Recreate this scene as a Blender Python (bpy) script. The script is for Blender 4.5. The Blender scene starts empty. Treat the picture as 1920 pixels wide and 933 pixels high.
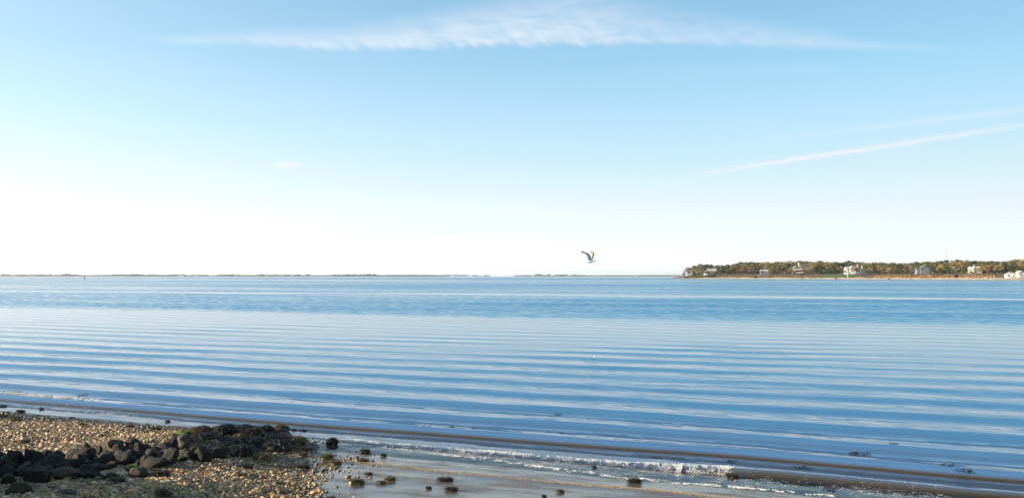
import bpy, bmesh, math, random
import numpy as np
from mathutils import Vector, noise as mnoise

R = math.radians
sc = bpy.context.scene
C = sc.collection

# ------------------------------------------------------------------ camera
CAMH = 2.4
cam = bpy.data.cameras.new('camera')
cam.sensor_width = 36.0
cam.lens = 27.19
cam.clip_start = 0.05
cam.clip_end = 40000
cam_o = bpy.data.objects.new('camera', cam)
C.objects.link(cam_o)
cam_o.location = (0, 0, CAMH)
PITCH = R(1.975)
cam_o.rotation_euler = (math.pi / 2 + PITCH, 0, 0)
sc.camera = cam_o

# ------------------------------------------------------------------ light
SUN_AZ, SUN_EL = -96.0, 15.0
EXPOSURE = 1.5
sc.view_settings.view_transform = 'Standard'
sc.view_settings.look = 'None'
sc.view_settings.exposure = EXPOSURE
sc.view_settings.gamma = 1.0
sc.view_settings.use_curve_mapping = False
sc.render.engine = 'CYCLES'
sc.cycles.use_denoising = True
sc.cycles.denoiser = 'OPENIMAGEDENOISE'
sc.cycles.denoising_input_passes = 'RGB_ALBEDO_NORMAL'
sc.cycles.denoising_prefilter = 'ACCURATE'
sc.cycles.max_bounces = 6
sc.cycles.transparent_max_bounces = 8
sc.cycles.sample_clamp_indirect = 6
sc.cycles.caustics_reflective = False
sc.cycles.caustics_refractive = False

sun = bpy.data.lights.new('sun', 'SUN')
sun.energy = 4.2
sun.angle = R(0.5)
sun.color = (1.0, 0.83, 0.60)
sun_o = bpy.data.objects.new('sun', sun)
C.objects.link(sun_o)
sd = Vector((math.sin(R(SUN_AZ)) * math.cos(R(SUN_EL)), math.cos(R(SUN_AZ)) * math.cos(R(SUN_EL)), math.sin(R(SUN_EL))))
sun_o.rotation_euler = sd.to_track_quat('Z', 'Y').to_euler()
sun_o.location = sd * 50


class NT:
    """tiny wrapper that makes node maths readable"""
    def __init__(s, nt):
        s.t = nt

    def n(s, kind, **kw):
        x = s.t.nodes.new(kind)
        for k, v in kw.items():
            setattr(x, k, v)
        return x

    def put(s, sock, v):
        if v is None:
            return
        if isinstance(v, bpy.types.NodeSocket):
            s.t.links.new(v, sock)
        else:
            if sock.type == 'RGBA' and len(v) == 3:
                v = (*v, 1)
            sock.default_value = v

    def m(s, op, a, b=None, c=None, clamp=False):
        x = s.n('ShaderNodeMath', operation=op)
        x.use_clamp = clamp
        for i, v in enumerate((a, b, c)):
            s.put(x.inputs[i], v)
        return x.outputs[0]

    def vm(s, op, a, b=None, scale=None):
        x = s.n('ShaderNodeVectorMath', operation=op)
        s.put(x.inputs[0], a)
        s.put(x.inputs[1], b)
        if scale is not None:
            s.put(x.inputs['Scale'], scale)
        return x.outputs['Value'] if op in ('DOT_PRODUCT', 'LENGTH') else x.outputs['Vector']

    def mix(s, f, a, b):
        x = s.n('ShaderNodeMix', data_type='RGBA')
        s.put(x.inputs[0], f)
        s.put(x.inputs[6], a)
        s.put(x.inputs[7], b)
        return x.outputs[2]

    def ramp(s, f, pts, interp='LINEAR'):
        x = s.n('ShaderNodeValToRGB')
        s.put(x.inputs[0], f)
        cr = x.color_ramp
        cr.interpolation = interp
        while len(cr.elements) < len(pts):
            cr.elements.new(0.5)
        for e, (p, v) in zip(cr.elements, sorted(pts, key=lambda q: q[0])):
            e.position = p
            if not hasattr(v, '__len__'):
                v = (v, v, v)
            e.color = (*v, 1)
        return x.outputs[0]

    def sstep(s, v, lo, hi):
        x = s.n('ShaderNodeMapRange', interpolation_type='SMOOTHSTEP')
        s.put(x.inputs[0], v)
        x.inputs[1].default_value = lo
        x.inputs[2].default_value = hi
        return x.outputs[0]

    def noise(s, vec, scale, detail=2.0, rough=0.5, dist=0.0):
        x = s.n('ShaderNodeTexNoise')
        s.put(x.inputs['Vector'], vec)
        x.inputs['Scale'].default_value = scale
        x.inputs['Detail'].default_value = detail
        x.inputs['Roughness'].default_value = rough
        x.inputs['Distortion'].default_value = dist
        return x.outputs['Fac'], x.outputs['Color']

    def comb(s, a, b, c=0.0):
        x = s.n('ShaderNodeCombineXYZ')
        for i, v in enumerate((a, b, c)):
            s.put(x.inputs[i], v)
        return x.outputs[0]

    def sep(s, v):
        x = s.n('ShaderNodeSeparateXYZ')
        s.put(x.inputs[0], v)
        return x.outputs[0], x.outputs[1], x.outputs[2]


F = 1450.0


def ray(px, py):
    a = (px - 960) / F
    b = (466.5 - py) / F
    return Vector((a, math.cos(PITCH) - b * math.sin(PITCH), math.sin(PITCH) + b * math.cos(PITCH)))


def azel(px, py):
    d = ray(px, py).normalized()
    return math.degrees(math.atan2(d.x, d.y)), math.degrees(math.asin(d.z))


# ------------------------------------------------------------------ sky
world = bpy.data.worlds.new('World')
sc.world = world
world.use_nodes = True
wn = NT(world.node_tree)
bg = world.node_tree.nodes['Background']
sky = wn.n('ShaderNodeTexSky', sky_type='NISHITA')
sky.sun_disc = False
sky.sun_elevation = R(SUN_EL)
sky.sun_rotation = R(SUN_AZ)
sky.air_density = 1.0
sky.dust_density = 0.3
sky.ozone_density = 3.0
tc = wn.n('ShaderNodeTexCoord')
dirv = wn.vm('NORMALIZE', tc.outputs['Generated'])
dx_, dy_, dz_ = wn.sep(dirv)
az = wn.m('MULTIPLY', wn.m('ARCTAN2', dx_, dy_), 180 / math.pi)
el = wn.m('MULTIPLY', wn.m('ARCSINE', dz_), 180 / math.pi)
ela = wn.m('ABSOLUTE', el)
# pale moisture low in the sky, brighter towards the sun
hz = wn.ramp(wn.m('DIVIDE', ela, 40.0), [(0, .93), (.06, .90), (.11, .85), (.21, .62), (.3, .34), (.38, .17), (.5, .07), (.8, .0)], 'LINEAR')
toward = wn.m('MULTIPLY_ADD', wn.vm('DOT_PRODUCT', dirv, tuple(sd)), 0.5, 0.5)
glow = wn.m('POWER', toward, 3.0)
away = wn.m('POWER', wn.m('SUBTRACT', 1.0, toward), 4.0)
hz = wn.m('ADD', hz, wn.m('MULTIPLY', glow, wn.m('MULTIPLY', wn.m('SUBTRACT', 1.0, hz), .5)), clamp=True)
hzc = wn.ramp(wn.m('DIVIDE', ela, 40.0), [(0, (.91, .93, .96)), (.06, (.88, .92, .955)), (.12, (.84, .90, .955)), (.21, (.73, .83, .93)), (.35, (.70, .85, .96))])
hzcol = wn.vm('SCALE', wn.mix(glow, hzc, (1.0, 1.01, 1.02)), scale=wn.m('ADD', wn.m('SUBTRACT', wn.m('MULTIPLY_ADD', glow, .9, 3.40), wn.m('MULTIPLY', away, .45)), wn.m('MULTIPLY', wn.m('POWER', 2.718, wn.m('MULTIPLY', ela, -.27)), wn.m('MULTIPLY_ADD', glow, 1.4, 1.25))))
skyc = wn.vm('SCALE', wn.vm('MULTIPLY', sky.outputs[0], (.93, 1.15, 1.03)), scale=wn.m('SUBTRACT', wn.m('MULTIPLY_ADD', glow, -.45, 1.0), wn.m('MULTIPLY', away, .78)))
col = wn.mix(hz, skyc, hzcol)


def curve(pts, scale):
    """piecewise line over azimuth given as (px, value)"""
    return wn.ramp(wn.m('DIVIDE', wn.m('ADD', az, 45.0), 90.0),
                   [((azel(p, 60)[0] + 45) / 90, v / scale) for p, v in pts], 'LINEAR')


# long feathered cirrus
lo_pts = [(320, 83), (450, 83), (600, 94), (800, 93), (900, 88), (1050, 86), (1250, 84), (1400, 89), (1550, 93), (1800, 97)]
up_pts = [(320, 66), (500, 50), (650, 46), (750, 24), (850, 4), (950, -14), (1050, -30), (1150, -20), (1250, 0), (1350, 18), (1500, 40), (1600, 66), (1800, 84)]
lo = wn.m('MULTIPLY', curve([(p, azel(p, y)[1]) for p, y in lo_pts], 30), 30.0)
up = wn.m('MULTIPLY', curve([(p, azel(p, y)[1]) for p, y in up_pts], 30), 30.0)
dens = curve([(250, 0), (350, .5), (600, .68), (750, .72), (900, .85), (1000, .85), (1120, .75), (1250, .5), (1400, .46), (1550, .5), (1650, .36), (1850, 0)], 1)
cvec = wn.comb(wn.m('MULTIPLY_ADD', el, -0.35, wn.m('MULTIPLY', az, .30)), wn.m('MULTIPLY_ADD', az, .10, wn.m('MULTIPLY', el, 1.5)), 0)
barb, _ = wn.noise(wn.comb(wn.m('MULTIPLY_ADD', el, .9, wn.m('MULTIPLY', az, .9)), wn.m('MULTIPLY_ADD', az, .12, wn.m('MULTIPLY', el, -.15))), 1.0, 5, .6, .6)
wisp, _ = wn.noise(cvec, 1.0, 6, .62, .5)
ej = wn.m('MULTIPLY', wn.m('SUBTRACT', barb, .5), wn.m('MULTIPLY_ADD', dens, 1.1, -.25))
above = wn.m('ADD', wn.m('SUBTRACT', el, lo), ej)
lower = wn.sstep(above, -0.22, 0.45)
frac = wn.m('DIVIDE', above, wn.m('MAXIMUM', wn.m('SUBTRACT', up, lo), .25))
upper = wn.m('SUBTRACT', 1.0, wn.sstep(frac, .12, 1.15))
tex = wn.m('MULTIPLY_ADD', wisp, 1.3, wn.m('MULTIPLY_ADD', barb, .8, -.42), clamp=True)
cir = wn.m('MULTIPLY', wn.m('MULTIPLY', lower, upper), wn.m('MULTIPLY', dens, tex))


def line_cloud(p0, p1, width, amp, fade):
    (a0, e0), (a1, e1) = azel(*p0), azel(*p1)
    t = wn.m('DIVIDE', wn.m('SUBTRACT', az, a0), a1 - a0)
    ce = wn.m('MULTIPLY_ADD', t, e1 - e0, e0)
    bow = wn.m('MULTIPLY', wn.m('MULTIPLY', t, wn.m('SUBTRACT', 1.0, t)), .55)
    q = wn.m('DIVIDE', wn.m('SUBTRACT', wn.m('SUBTRACT', el, ce), bow), width)
    q = wn.m('ADD', q, wn.m('MULTIPLY', wn.m('SUBTRACT', wisp, .5), 1.2))
    g = wn.m('POWER', 2.718, wn.m('MULTIPLY', wn.m('MULTIPLY', q, q), -1.0))
    d = wn.ramp(t, fade, 'EASE')
    d = wn.m('MULTIPLY', d, wn.m('LESS_THAN', wn.m('ABSOLUTE', wn.m('SUBTRACT', t, .5)), .52))
    return wn.m('MULTIPLY', wn.m('MULTIPLY', g, d), amp)


def puff(px, py, w, h, amp, tilt=0.0):
    a0, e0 = azel(px, py)
    xx = wn.m('SUBTRACT', az, a0)
    yy = wn.m('SUBTRACT', wn.m('SUBTRACT', el, e0), wn.m('MULTIPLY', xx, tilt))
    k = 0.0395
    yy = wn.m('ADD', yy, wn.m('MULTIPLY', wn.m('SUBTRACT', barb, .5), h * k * 1.6))
    r2 = wn.m('ADD', wn.m('POWER', wn.m('DIVIDE', xx, w * k), 2.0), wn.m('POWER', wn.m('DIVIDE', yy, h * k), 2.0))
    return wn.m('MULTIPLY', wn.m('POWER', 2.718, wn.m('MULTIPLY', r2, -1.0)), amp)


clouds = [
    cir,
    line_cloud((1280, 330), (2000, 222), .17, .9, [(0, 0), (.12, .7), (.3, 1), (.7, .75), (1, .3)]),
    line_cloud((1350, 272), (2000, 196), .22, .26, [(0, 0), (.3, .5), (.7, 1), (1, .6)]),
    line_cloud((1150, 362), (1340, 342), .10, .4, [(0, 0), (.5, 1), (1, 0)]),
    puff(538, 309, 21, 4.5, 1.8), puff(488, 377, 20, 6, 1.8, .35), puff(448, 349, 17, 2.6, .5, .2), puff(310, 296, 12, 2.5, .35, .2),
    puff(105, 312, 10, 2.5, .4), puff(1000, 400, 260, 16, .3, .05), puff(760, 436, 260, 16, .4, .04), puff(1720, 388, 150, 5, .25, .0),
]
tot = clouds[0]
for c_ in clouds[1:]:
    tot = wn.m('ADD', tot, c_)
veil, _ = wn.noise(wn.comb(wn.m('MULTIPLY', az, .05), wn.m('MULTIPLY', el, .4)), 1.0, 5, .6, .3)
tot = wn.m('ADD', tot, wn.m('MULTIPLY', wn.sstep(veil, .5, .85), .15), clamp=True)
ccol = wn.vm('SCALE', (0.88, 0.93, .99), scale=wn.m('MULTIPLY_ADD', glow, .7, 3.5))
col = wn.mix(tot, col, ccol)
world.node_tree.links.new(col, bg.inputs[0])
bg.inputs[1].default_value = 0.1

# ------------------------------------------------------------------ helpers
rng = np.random.default_rng(7)
random.seed(7)


def tag(o, label=None, cat=None, group=None, kind=None):
    if label:
        o['label'] = label
    if cat:
        o['category'] = cat
    if group:
        o['group'] = group
    if kind:
        o['kind'] = kind
    return o


def mesh_np(name, V, faces, mat=None, smooth=True):
    """faces: (n,3) or (n,4) int array"""
    me = bpy.data.meshes.new(name)
    V = np.asarray(V, np.float32)
    faces = np.asarray(faces, np.int32)
    k = faces.shape[1]
    me.vertices.add(len(V))
    me.vertices.foreach_set('co', V.ravel())
    me.loops.add(faces.size)
    me.loops.foreach_set('vertex_index', faces.ravel())
    me.polygons.add(len(faces))
    me.polygons.foreach_set('loop_start', np.arange(0, faces.size, k, dtype=np.int32))
    me.polygons.foreach_set('loop_total', np.full(len(faces), k, np.int32))
    me.polygons.foreach_set('use_smooth', np.full(len(faces), smooth))
    me.update(calc_edges=True)
    if mat:
        me.materials.append(mat)
    return me


def link(name, me, parent=None, loc=None, rz=0.0):
    o = bpy.data.objects.new(name, me)
    C.objects.link(o)
    if parent:
        o.parent = parent
    if loc is not None:
        o.location = loc
    o.rotation_euler.z = rz
    return o


def attr(me, name, vals, kind='FLOAT'):
    a = me.attributes.new(name, kind, 'POINT')
    if kind == 'FLOAT':
        a.data.foreach_set('value', np.asarray(vals, np.float32).ravel())
    else:
        v = np.asarray(vals, np.float32)
        if v.shape[1] == 3:
            v = np.hstack([v, np.ones((len(v), 1), np.float32)])
        a.data.foreach_set('color', v.ravel())


_tab = rng.random((256, 256)).astype(np.float64)


def vnoise(x, y):
    xi = np.floor(x).astype(int)
    yi = np.floor(y).astype(int)
    fx, fy = x - xi, y - yi
    fx = fx * fx * fx * (fx * (fx * 6 - 15) + 10)
    fy = fy * fy * fy * (fy * (fy * 6 - 15) + 10)
    a = _tab[xi % 256, yi % 256]
    b = _tab[(xi + 1) % 256, yi % 256]
    c = _tab[xi % 256, (yi + 1) % 256]
    d = _tab[(xi + 1) % 256, (yi + 1) % 256]
    return (a * (1 - fx) + b * fx) * (1 - fy) + (c * (1 - fx) + d * fx) * fy * 1.0


def fnoise(x, y, o=3):
    s, a, t = 0, 1, 0
    for i in range(o):
        s = s + a * (vnoise(x * 2 ** i + 17 * i, y * 2 ** i + 31 * i) - .5)
        t += a
        a *= .5
    return s / t * 2


def sst(lo, hi, v):
    t = np.clip((v - lo) / (hi - lo), 0, 1)
    return t * t * (3 - 2 * t)


def grid_faces(nr, nc):
    i = np.arange(nr * nc).reshape(nr, nc)
    return np.stack([i[:-1, :-1], i[:-1, 1:], i[1:, 1:], i[1:, :-1]], -1).reshape(-1, 4)


# ------------------------------------------------------------------ shore frame
T_ = np.array((.9407, -.3392))
N_ = np.array((.3392, .9407))
P0 = np.array((0.0, 10.3))


def uv(x, y):
    x = np.asarray(x, float)
    y = np.asarray(y, float) - P0[1]
    return x * N_[0] + y * N_[1], x * T_[0] + y * T_[1]


def xy(u, v):
    return u * N_[0] + v * T_[0], P0[1] + u * N_[1] + v * T_[1]


def zbeach(x, y):
    u, v = uv(x, y)
    z = np.where(u < 0, -.055 * u, -.075 * u)
    z = np.maximum(z, -5)
    z = np.where(u < -9, .5 + (-9 - u) * .10, z)
    bank = sst(-2.0, -3.6, x + .35 * fnoise(x * .7, y * .7 + 5, 2)) * sst(.35, -1.0, u) * sst(-14, -8, u)
    z = z + .13 * bank + bank * .05 * fnoise(x * .9, y * .9, 2)
    z = z + sst(1.5, -.5, u) * (.012 * fnoise(x * .55 + 3, y * 1.3, 3))
    # shell ridge left by the last swash
    ur = u + 1.22 + .10 * fnoise(v * .5, v * 0 + 2., 2)
    z = z + .012 * np.exp(-(ur / .10) ** 2) * (1 - bank)
    # unseen higher bank, added beyond the left edge to shade the shingle
    hb = sst(-6.2, -7.1, x + .66 * (y - 9)) * sst(5.2, 6.2, y) * sst(9.0, 8.0, y)
    z = z + hb * (.70 + .22 * fnoise(x * 1.3, y * 1.3, 3))
    return z


def hit(px, py, zoff=0.0):
    """where the ray through a point of the beach meets the ground (or the water where that is higher)"""
    d = ray(px, py)
    ts = np.linspace(5, 60, 5501)
    z = CAMH + d.z * ts
    g = np.maximum(zbeach(d.x * ts, d.y * ts), 0.0) + zoff
    i = int(np.argmax(z < g))
    t = ts[i]
    return Vector((d.x * t, d.y * t, float(zbeach(d.x * t, d.y * t)))), t


# ------------------------------------------------------------------ materials
def new_mat(name):
    m = bpy.data.materials.new(name)
    m.use_nodes = True
    n = NT(m.node_tree)
    return m, n, m.node_tree.nodes['Principled BSDF']


def simple(name, col, rough=.7, var=.25, scale=4.0, spec=.5, bump=0.0, objvar=0.0, bscale=None):
    m, n, p = new_mat(name)
    t = n.n('ShaderNodeTexCoord')
    f, _ = n.noise(t.outputs['Object'], scale, 4, .6)
    c = n.mix(f, tuple(v * (1 - var) for v in col), tuple(min(1, v * (1 + var)) for v in col))
    if objvar:
        oi = n.n('ShaderNodeObjectInfo')
        h = n.n('ShaderNodeHueSaturation')
        n.put(h.inputs['Value'], n.m('MULTIPLY_ADD', oi.outputs['Random'], objvar * 2, 1 - objvar))
        n.put(h.inputs['Hue'], n.m('MULTIPLY_ADD', oi.outputs['Random'], .03, .485))
        n.put(h.inputs['Color'], c)
        c = h.outputs[0]
    n.put(p.inputs['Base Color'], c)
    p.inputs['Roughness'].default_value = rough
    p.inputs['Specular IOR Level'].default_value = spec
    if bump:
        b = n.n('ShaderNodeBump')
        b.inputs['Distance'].default_value = bump
        f2, _ = n.noise(t.outputs['Object'], bscale or scale * 4, 5, .65)
        n.put(b.inputs['Height'], f2)
        n.put(p.inputs['Normal'], b.outputs[0])
    return m


def shore_coords(n):
    g = n.n('ShaderNodeNewGeometry')
    x, y, z = n.sep(g.outputs['Position'])
    u = n.m('ADD', n.m('MULTIPLY', x, float(N_[0])), n.m('MULTIPLY', n.m('SUBTRACT', y, 10.3), float(N_[1])))
    v = n.m('ADD', n.m('MULTIPLY', x, float(T_[0])), n.m('MULTIPLY', n.m('SUBTRACT', y, 10.3), float(T_[1])))
    return g, u, v


def water_material():
    m, n, p = new_mat('sea_water')
    nt = m.node_tree
    out = nt.nodes['Material Output']
    nt.nodes.remove(p)
    g, u, v = shore_coords(n)
    # how ruffled by wind each lane of water is, by distance offshore
    lane_n, _ = n.noise(n.comb(n.m('MULTIPLY', u, .03), n.m('MULTIPLY', v, .006)), 1.0, 3, .55)
    uw = n.m('ADD', u, n.m('MULTIPLY', n.m('MULTIPLY', n.m('SUBTRACT', lane_n, .5), n.m('MINIMUM', u, 90.0)), .75))
    lg = n.m('DIVIDE', n.m('LOGARITHM', n.m('MAXIMUM', n.m('ADD', uw, 1.5), 1.0), 10.0), 3.6)
    L = lambda q: math.log10(q + 1.5) / 3.6
    ruff = n.ramp(lg, [(0, .12), (L(6), .11), (L(12), .05), (L(20), .02), (L(27), .03), (L(31), .12), (L(36), .5), (L(45), .95), (L(62), .95), (L(71), .9), (L(75), .10), (L(80), .08),
                       (L(86), .7), (L(105), .85), (L(112), .4), (L(130), .85), (L(170), .7), (L(200), .9), (L(300), .9), (L(330), .15), (L(400), .9), (L(900), .85), (L(1100), .15), (L(1500), .7), (L(2000), .1), (L(2400), .1)], 'LINEAR')
    streak, _ = n.noise(n.comb(n.m('MULTIPLY', lg, 70.0), n.m('DIVIDE', v, n.m('ADD', n.m('ABSOLUTE', u), 25.0))), 1.0, 4, .6)
    ruff = n.m('MULTIPLY', ruff, n.m('MULTIPLY_ADD', n.sstep(streak, .3, .7), 1.15, .32))
    # small wind ripples, longer along the crests than across; finer cat's paws on top
    _, c1 = n.noise(n.comb(n.m('MULTIPLY', u, 3.4), n.m('MULTIPLY_ADD', u, .8, n.m('MULTIPLY', v, .9))), 1.0, 3, .6, .3)
    _, c2 = n.noise(n.comb(n.m('MULTIPLY', u, 9.5), n.m('MULTIPLY_ADD', u, -2.5, n.m('MULTIPLY', v, 2.6)), 3.7), 1.0, 2, .6)
    r1 = n.sep(n.vm('SUBTRACT', c1, (.5, .5, .5)))
    r2 = n.sep(n.vm('SUBTRACT', c2, (.5, .5, .5)))
    su = n.m('MULTIPLY', n.m('ADD', r1[0], n.m('MULTIPLY', r2[0], .55)), n.m('MULTIPLY_ADD', ruff, .85, n.m('MULTIPLY_ADD', n.sstep(u, 16, 5), .075, .025)))
    # wind ripples lean: their steeper faces look towards the shore
    su = n.m('SUBTRACT', su, n.m('MULTIPLY', ruff, .15))
    sv = n.m('MULTIPLY', n.m('ADD', r1[1], n.m('MULTIPLY', r2[1], .6)), n.m('MULTIPLY_ADD', ruff, .45, .02))
    nx = n.m('ADD', n.m('MULTIPLY', su, float(N_[0])), n.m('MULTIPLY', sv, float(T_[0])))
    ny = n.m('ADD', n.m('MULTIPLY', su, float(N_[1])), n.m('MULTIPLY', sv, float(T_[1])))
    nrm = n.vm('NORMALIZE', n.vm('ADD', g.outputs['Normal'], n.comb(nx, ny, 0.0)))
    fr = n.n('ShaderNodeFresnel')
    fr.inputs['IOR'].default_value = 1.33
    n.put(fr.inputs['Normal'], nrm)
    gl = n.n('ShaderNodeBsdfGlossy')
    gl.inputs['Roughness'].default_value = .03
    n.put(gl.inputs['Normal'], nrm)
    at = n.n('ShaderNodeAttribute', attribute_name='depth')
    dep = n.m('MAXIMUM', at.outputs['Fac'], 0.0)
    tint = n.ramp(n.m('DIVIDE', dep, 1.0), [(0, (1, 1, 1)), (.12, (.92, .86, .66)), (.5, (.6, .55, .38)), (1, (.35, .38, .32))])
    tr = n.n('ShaderNodeBsdfTransparent')
    n.put(tr.inputs['Color'], tint)
    si = n.n('ShaderNodeAttribute', attribute_name='face_brown').outputs['Fac']  # brown of the wave faces, painted into the water colour
    df = n.n('ShaderNodeBsdfDiffuse')
    bodyc = (n.ramp(n.m('DIVIDE', dep, 2.0), [(0, (.10, .105, .12)), (.02, (.08, .13, .23)), (.06, (.065, .155, .31)), (.15, (.055, .175, .34)), (1, (.05, .235, .43))]))
    n.put(df.inputs['Color'], n.mix(n.m('MULTIPLY', si, .92, clamp=True), bodyc, (.055, .042, .022)))
    turb = n.m('SUBTRACT', 1.0, n.m('POWER', 2.718, n.m('MULTIPLY', dep, -34.0)))
    body = n.n('ShaderNodeMixShader')
    n.put(body.inputs[0], turb)
    n.put(body.inputs[1], tr.outputs[0])
    n.put(body.inputs[2], df.outputs[0])
    mx = n.n('ShaderNodeMixShader')
    n.put(mx.inputs[0], fr.outputs[0])
    n.put(mx.inputs[1], body.outputs[0])
    n.put(mx.inputs[2], gl.outputs[0])
    n.put(out.inputs['Surface'], mx.outputs[0])
    return m


def beach_material():
    m, n, p = new_mat('wet_sand')
    g, u, v = shore_coords(n)
    pos = g.outputs['Position']
    f1, _ = n.noise(pos, 1.1, 4, .6)
    f2, _ = n.noise(n.comb(n.m('MULTIPLY', u, 4.0), n.m('MULTIPLY', v, .8)), 1.0, 4, .6)
    f3, _ = n.noise(pos, 60, 3, .7)
    at = n.n('ShaderNodeAttribute', attribute_name='shingle')
    sh = at.outputs['Fac']
    sand = n.mix(f2, (.075, .066, .066), (.13, .108, .095))
    sand = n.mix(n.m('MULTIPLY', n.sstep(f1, .45, .7), .6), sand, (.15, .115, .085))
    sand = n.mix(n.m('MULTIPLY', n.sstep(f3, .58, .75), .5), sand, (.10, .08, .065))
    grav = n.mix(f3, (.045, .036, .026), (.16, .12, .08))
    n.put(p.inputs['Base Color'], n.mix(sh, sand, grav))
    dry = n.m('MULTIPLY', n.sstep(n.m('ADD', f2, n.m('MULTIPLY', f1, .8)), .80, 1.08), .6)
    rg = n.m('ADD', n.m('MULTIPLY_ADD', dry, .55, .10), n.m('MULTIPLY', sh, .45), clamp=True)
    n.put(p.inputs['Roughness'], rg)
    p.inputs['IOR'].default_value = 1.42
    b = n.n('ShaderNodeBump')
    b.inputs['Distance'].default_value = .012
    b.inputs['Strength'].default_value = .9
    n.put(b.inputs['Height'], n.m('ADD', n.m('MULTIPLY', f2, .8), n.m('MULTIPLY', f3, n.m('MULTIPLY_ADD', sh, .6, .04))))
    n.put(p.inputs['Normal'], b.outputs[0])
    return m


def vcol_mat(name, rough=.6, bump=0.0, bscale=30, spec=.5, rand=0.0):
    m, n, p = new_mat(name)
    at = n.n('ShaderNodeAttribute', attribute_name='Col')
    g = n.n('ShaderNodeNewGeometry')
    f, _ = n.noise(g.outputs['Position'], bscale, 3, .6)
    c = n.vm('SCALE', at.outputs['Color'], scale=n.m('MULTIPLY_ADD', f, .7, .65))
    n.put(p.inputs['Base Color'], c)
    p.inputs['Roughness'].default_value = rough
    p.inputs['Specular IOR Level'].default_value = spec
    if bump:
        b = n.n('ShaderNodeBump')
        b.inputs['Distance'].default_value = bump
        n.put(b.inputs['Height'], f)
        n.put(p.inputs['Normal'], b.outputs[0])
    return m


def rock_material(name, a, b, moss=0.0, mosscol=(.10, .12, .02), rough=.78):
    m, n, p = new_mat(name)
    t = n.n('ShaderNodeTexCoord')
    oi = n.n('ShaderNodeObjectInfo')
    pv = n.vm('ADD', t.outputs['Object'], n.vm('SCALE', (13.1, 7.7, 3.3), scale=oi.outputs['Random']))
    f, _ = n.noise(pv, 5, 5, .62)
    f2, _ = n.noise(pv, 45, 4, .65)
    c = n.mix(n.sstep(f, .3, .7), a, b)
    c = n.mix(n.m('MULTIPLY', n.sstep(f2, .55, .75), .4), c, tuple(v * 1.7 for v in b))
    if moss:
        g = n.n('ShaderNodeNewGeometry')
        nz = n.sep(g.outputs['Normal'])[2]
        k = n.m('MULTIPLY', n.sstep(n.m('ADD', nz, n.m('MULTIPLY', n.m('SUBTRACT', f, .5), 1.8)), .15, .7), moss)
        c = n.mix(k, c, mosscol)
    n.put(p.inputs['Base Color'], c)
    p.inputs['Roughness'].default_value = rough
    p.inputs['Specular IOR Level'].default_value = .3
    bm_ = n.n('ShaderNodeBump')
    bm_.inputs['Distance'].default_value = .03
    bm_.inputs['Strength'].default_value = .8
    n.put(bm_.inputs['Height'], n.m('ADD', f2, n.m('MULTIPLY', f, 1.5)))
    n.put(p.inputs['Normal'], bm_.outputs[0])
    return m


M = {}
M['water'] = water_material()
M['beach'] = beach_material()
M['pebble'] = vcol_mat('pebble_stone', .45, .002, 60)
M['grit'] = vcol_mat('shell_grit', .6)
M['headland'] = vcol_mat('headland_ground', .9, 0, .4)
M['foam'] = simple('white_foam', (.78, .77, .75), .5, .08, 20)
M['rock_dark'] = rock_material('dark_stone', (.010, .008, .007), (.032, .026, .020))
M['rock_grey'] = rock_material('grey_stone', (.011, .010, .010), (.034, .030, .027))
M['rock_tan'] = rock_material('tan_stone', (.045, .037, .028), (.115, .092, .066))
M['rock_green'] = rock_material('algae_stone', (.03, .028, .02), (.07, .06, .04), .6, (.034, .034, .011))
M['rock_bright'] = rock_material('bright_algae_stone', (.03, .028, .02), (.07, .06, .04), .95, (.15, .20, .02))
M['weed'] = simple('dark_seaweed', (.016, .012, .005), .5, .5, 14, .5, 0, .35)
M['weed_gold'] = simple('golden_seaweed', (.10, .062, .018), .5, .5, 14, .5, 0, .25)
M['weed_brown'] = simple('brown_seaweed', (.040, .026, .010), .5, .5, 14, .5, 0, .3)
M['weed_wet'] = simple('floating_seaweed', (.02, .018, .012), .35, .4, 14)

# ------------------------------------------------------------------ sea bed and beach: one sheet
gx = np.unique(np.round(np.concatenate([np.linspace(-400, -40, 30), np.linspace(-40, -10, 60), np.arange(-10, 8.5, .05), np.linspace(8.5, 40, 60), np.linspace(40, 400, 30)]), 3))
gy = np.unique(np.round(np.concatenate([np.linspace(-120, -10, 14), np.linspace(-10, 6.5, 40), np.arange(6.5, 17, .05), np.linspace(17, 60, 60), np.linspace(60, 400, 30)]), 3))
X, Y = np.meshgrid(gx, gy)
Z = zbeach(X, Y)
me = mesh_np('beach', np.stack([X, Y, Z], -1).reshape(-1, 3), grid_faces(*X.shape), M['beach'])
U, Vv = uv(X, Y)
shing = sst(-2.2, -3.0, X + .6 * fnoise(X * .8, Y * .8 + 5, 3)) * sst(.35, -.1, U + .25 * fnoise(X * 2, Y * 2, 2))
attr(me, 'shingle', shing)
tag(link('beach', me), 'wet sand beach with a shingle bank at its left end', None, None, 'structure')

# ------------------------------------------------------------------ the sea: near swell in real relief, far water to the horizon
CREST = [-2.3, -1.1, .05, 1.22, 2.45, 3.8, 5.45, 7.06, 8.85, 10.7, 12.7, 14.5]
while CREST[-1] < 140:
    CREST.append(CREST[-1] + min(1.85 + .012 * (CREST[-1] - 14), 2.9))
CREST = np.array(CREST)


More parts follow.
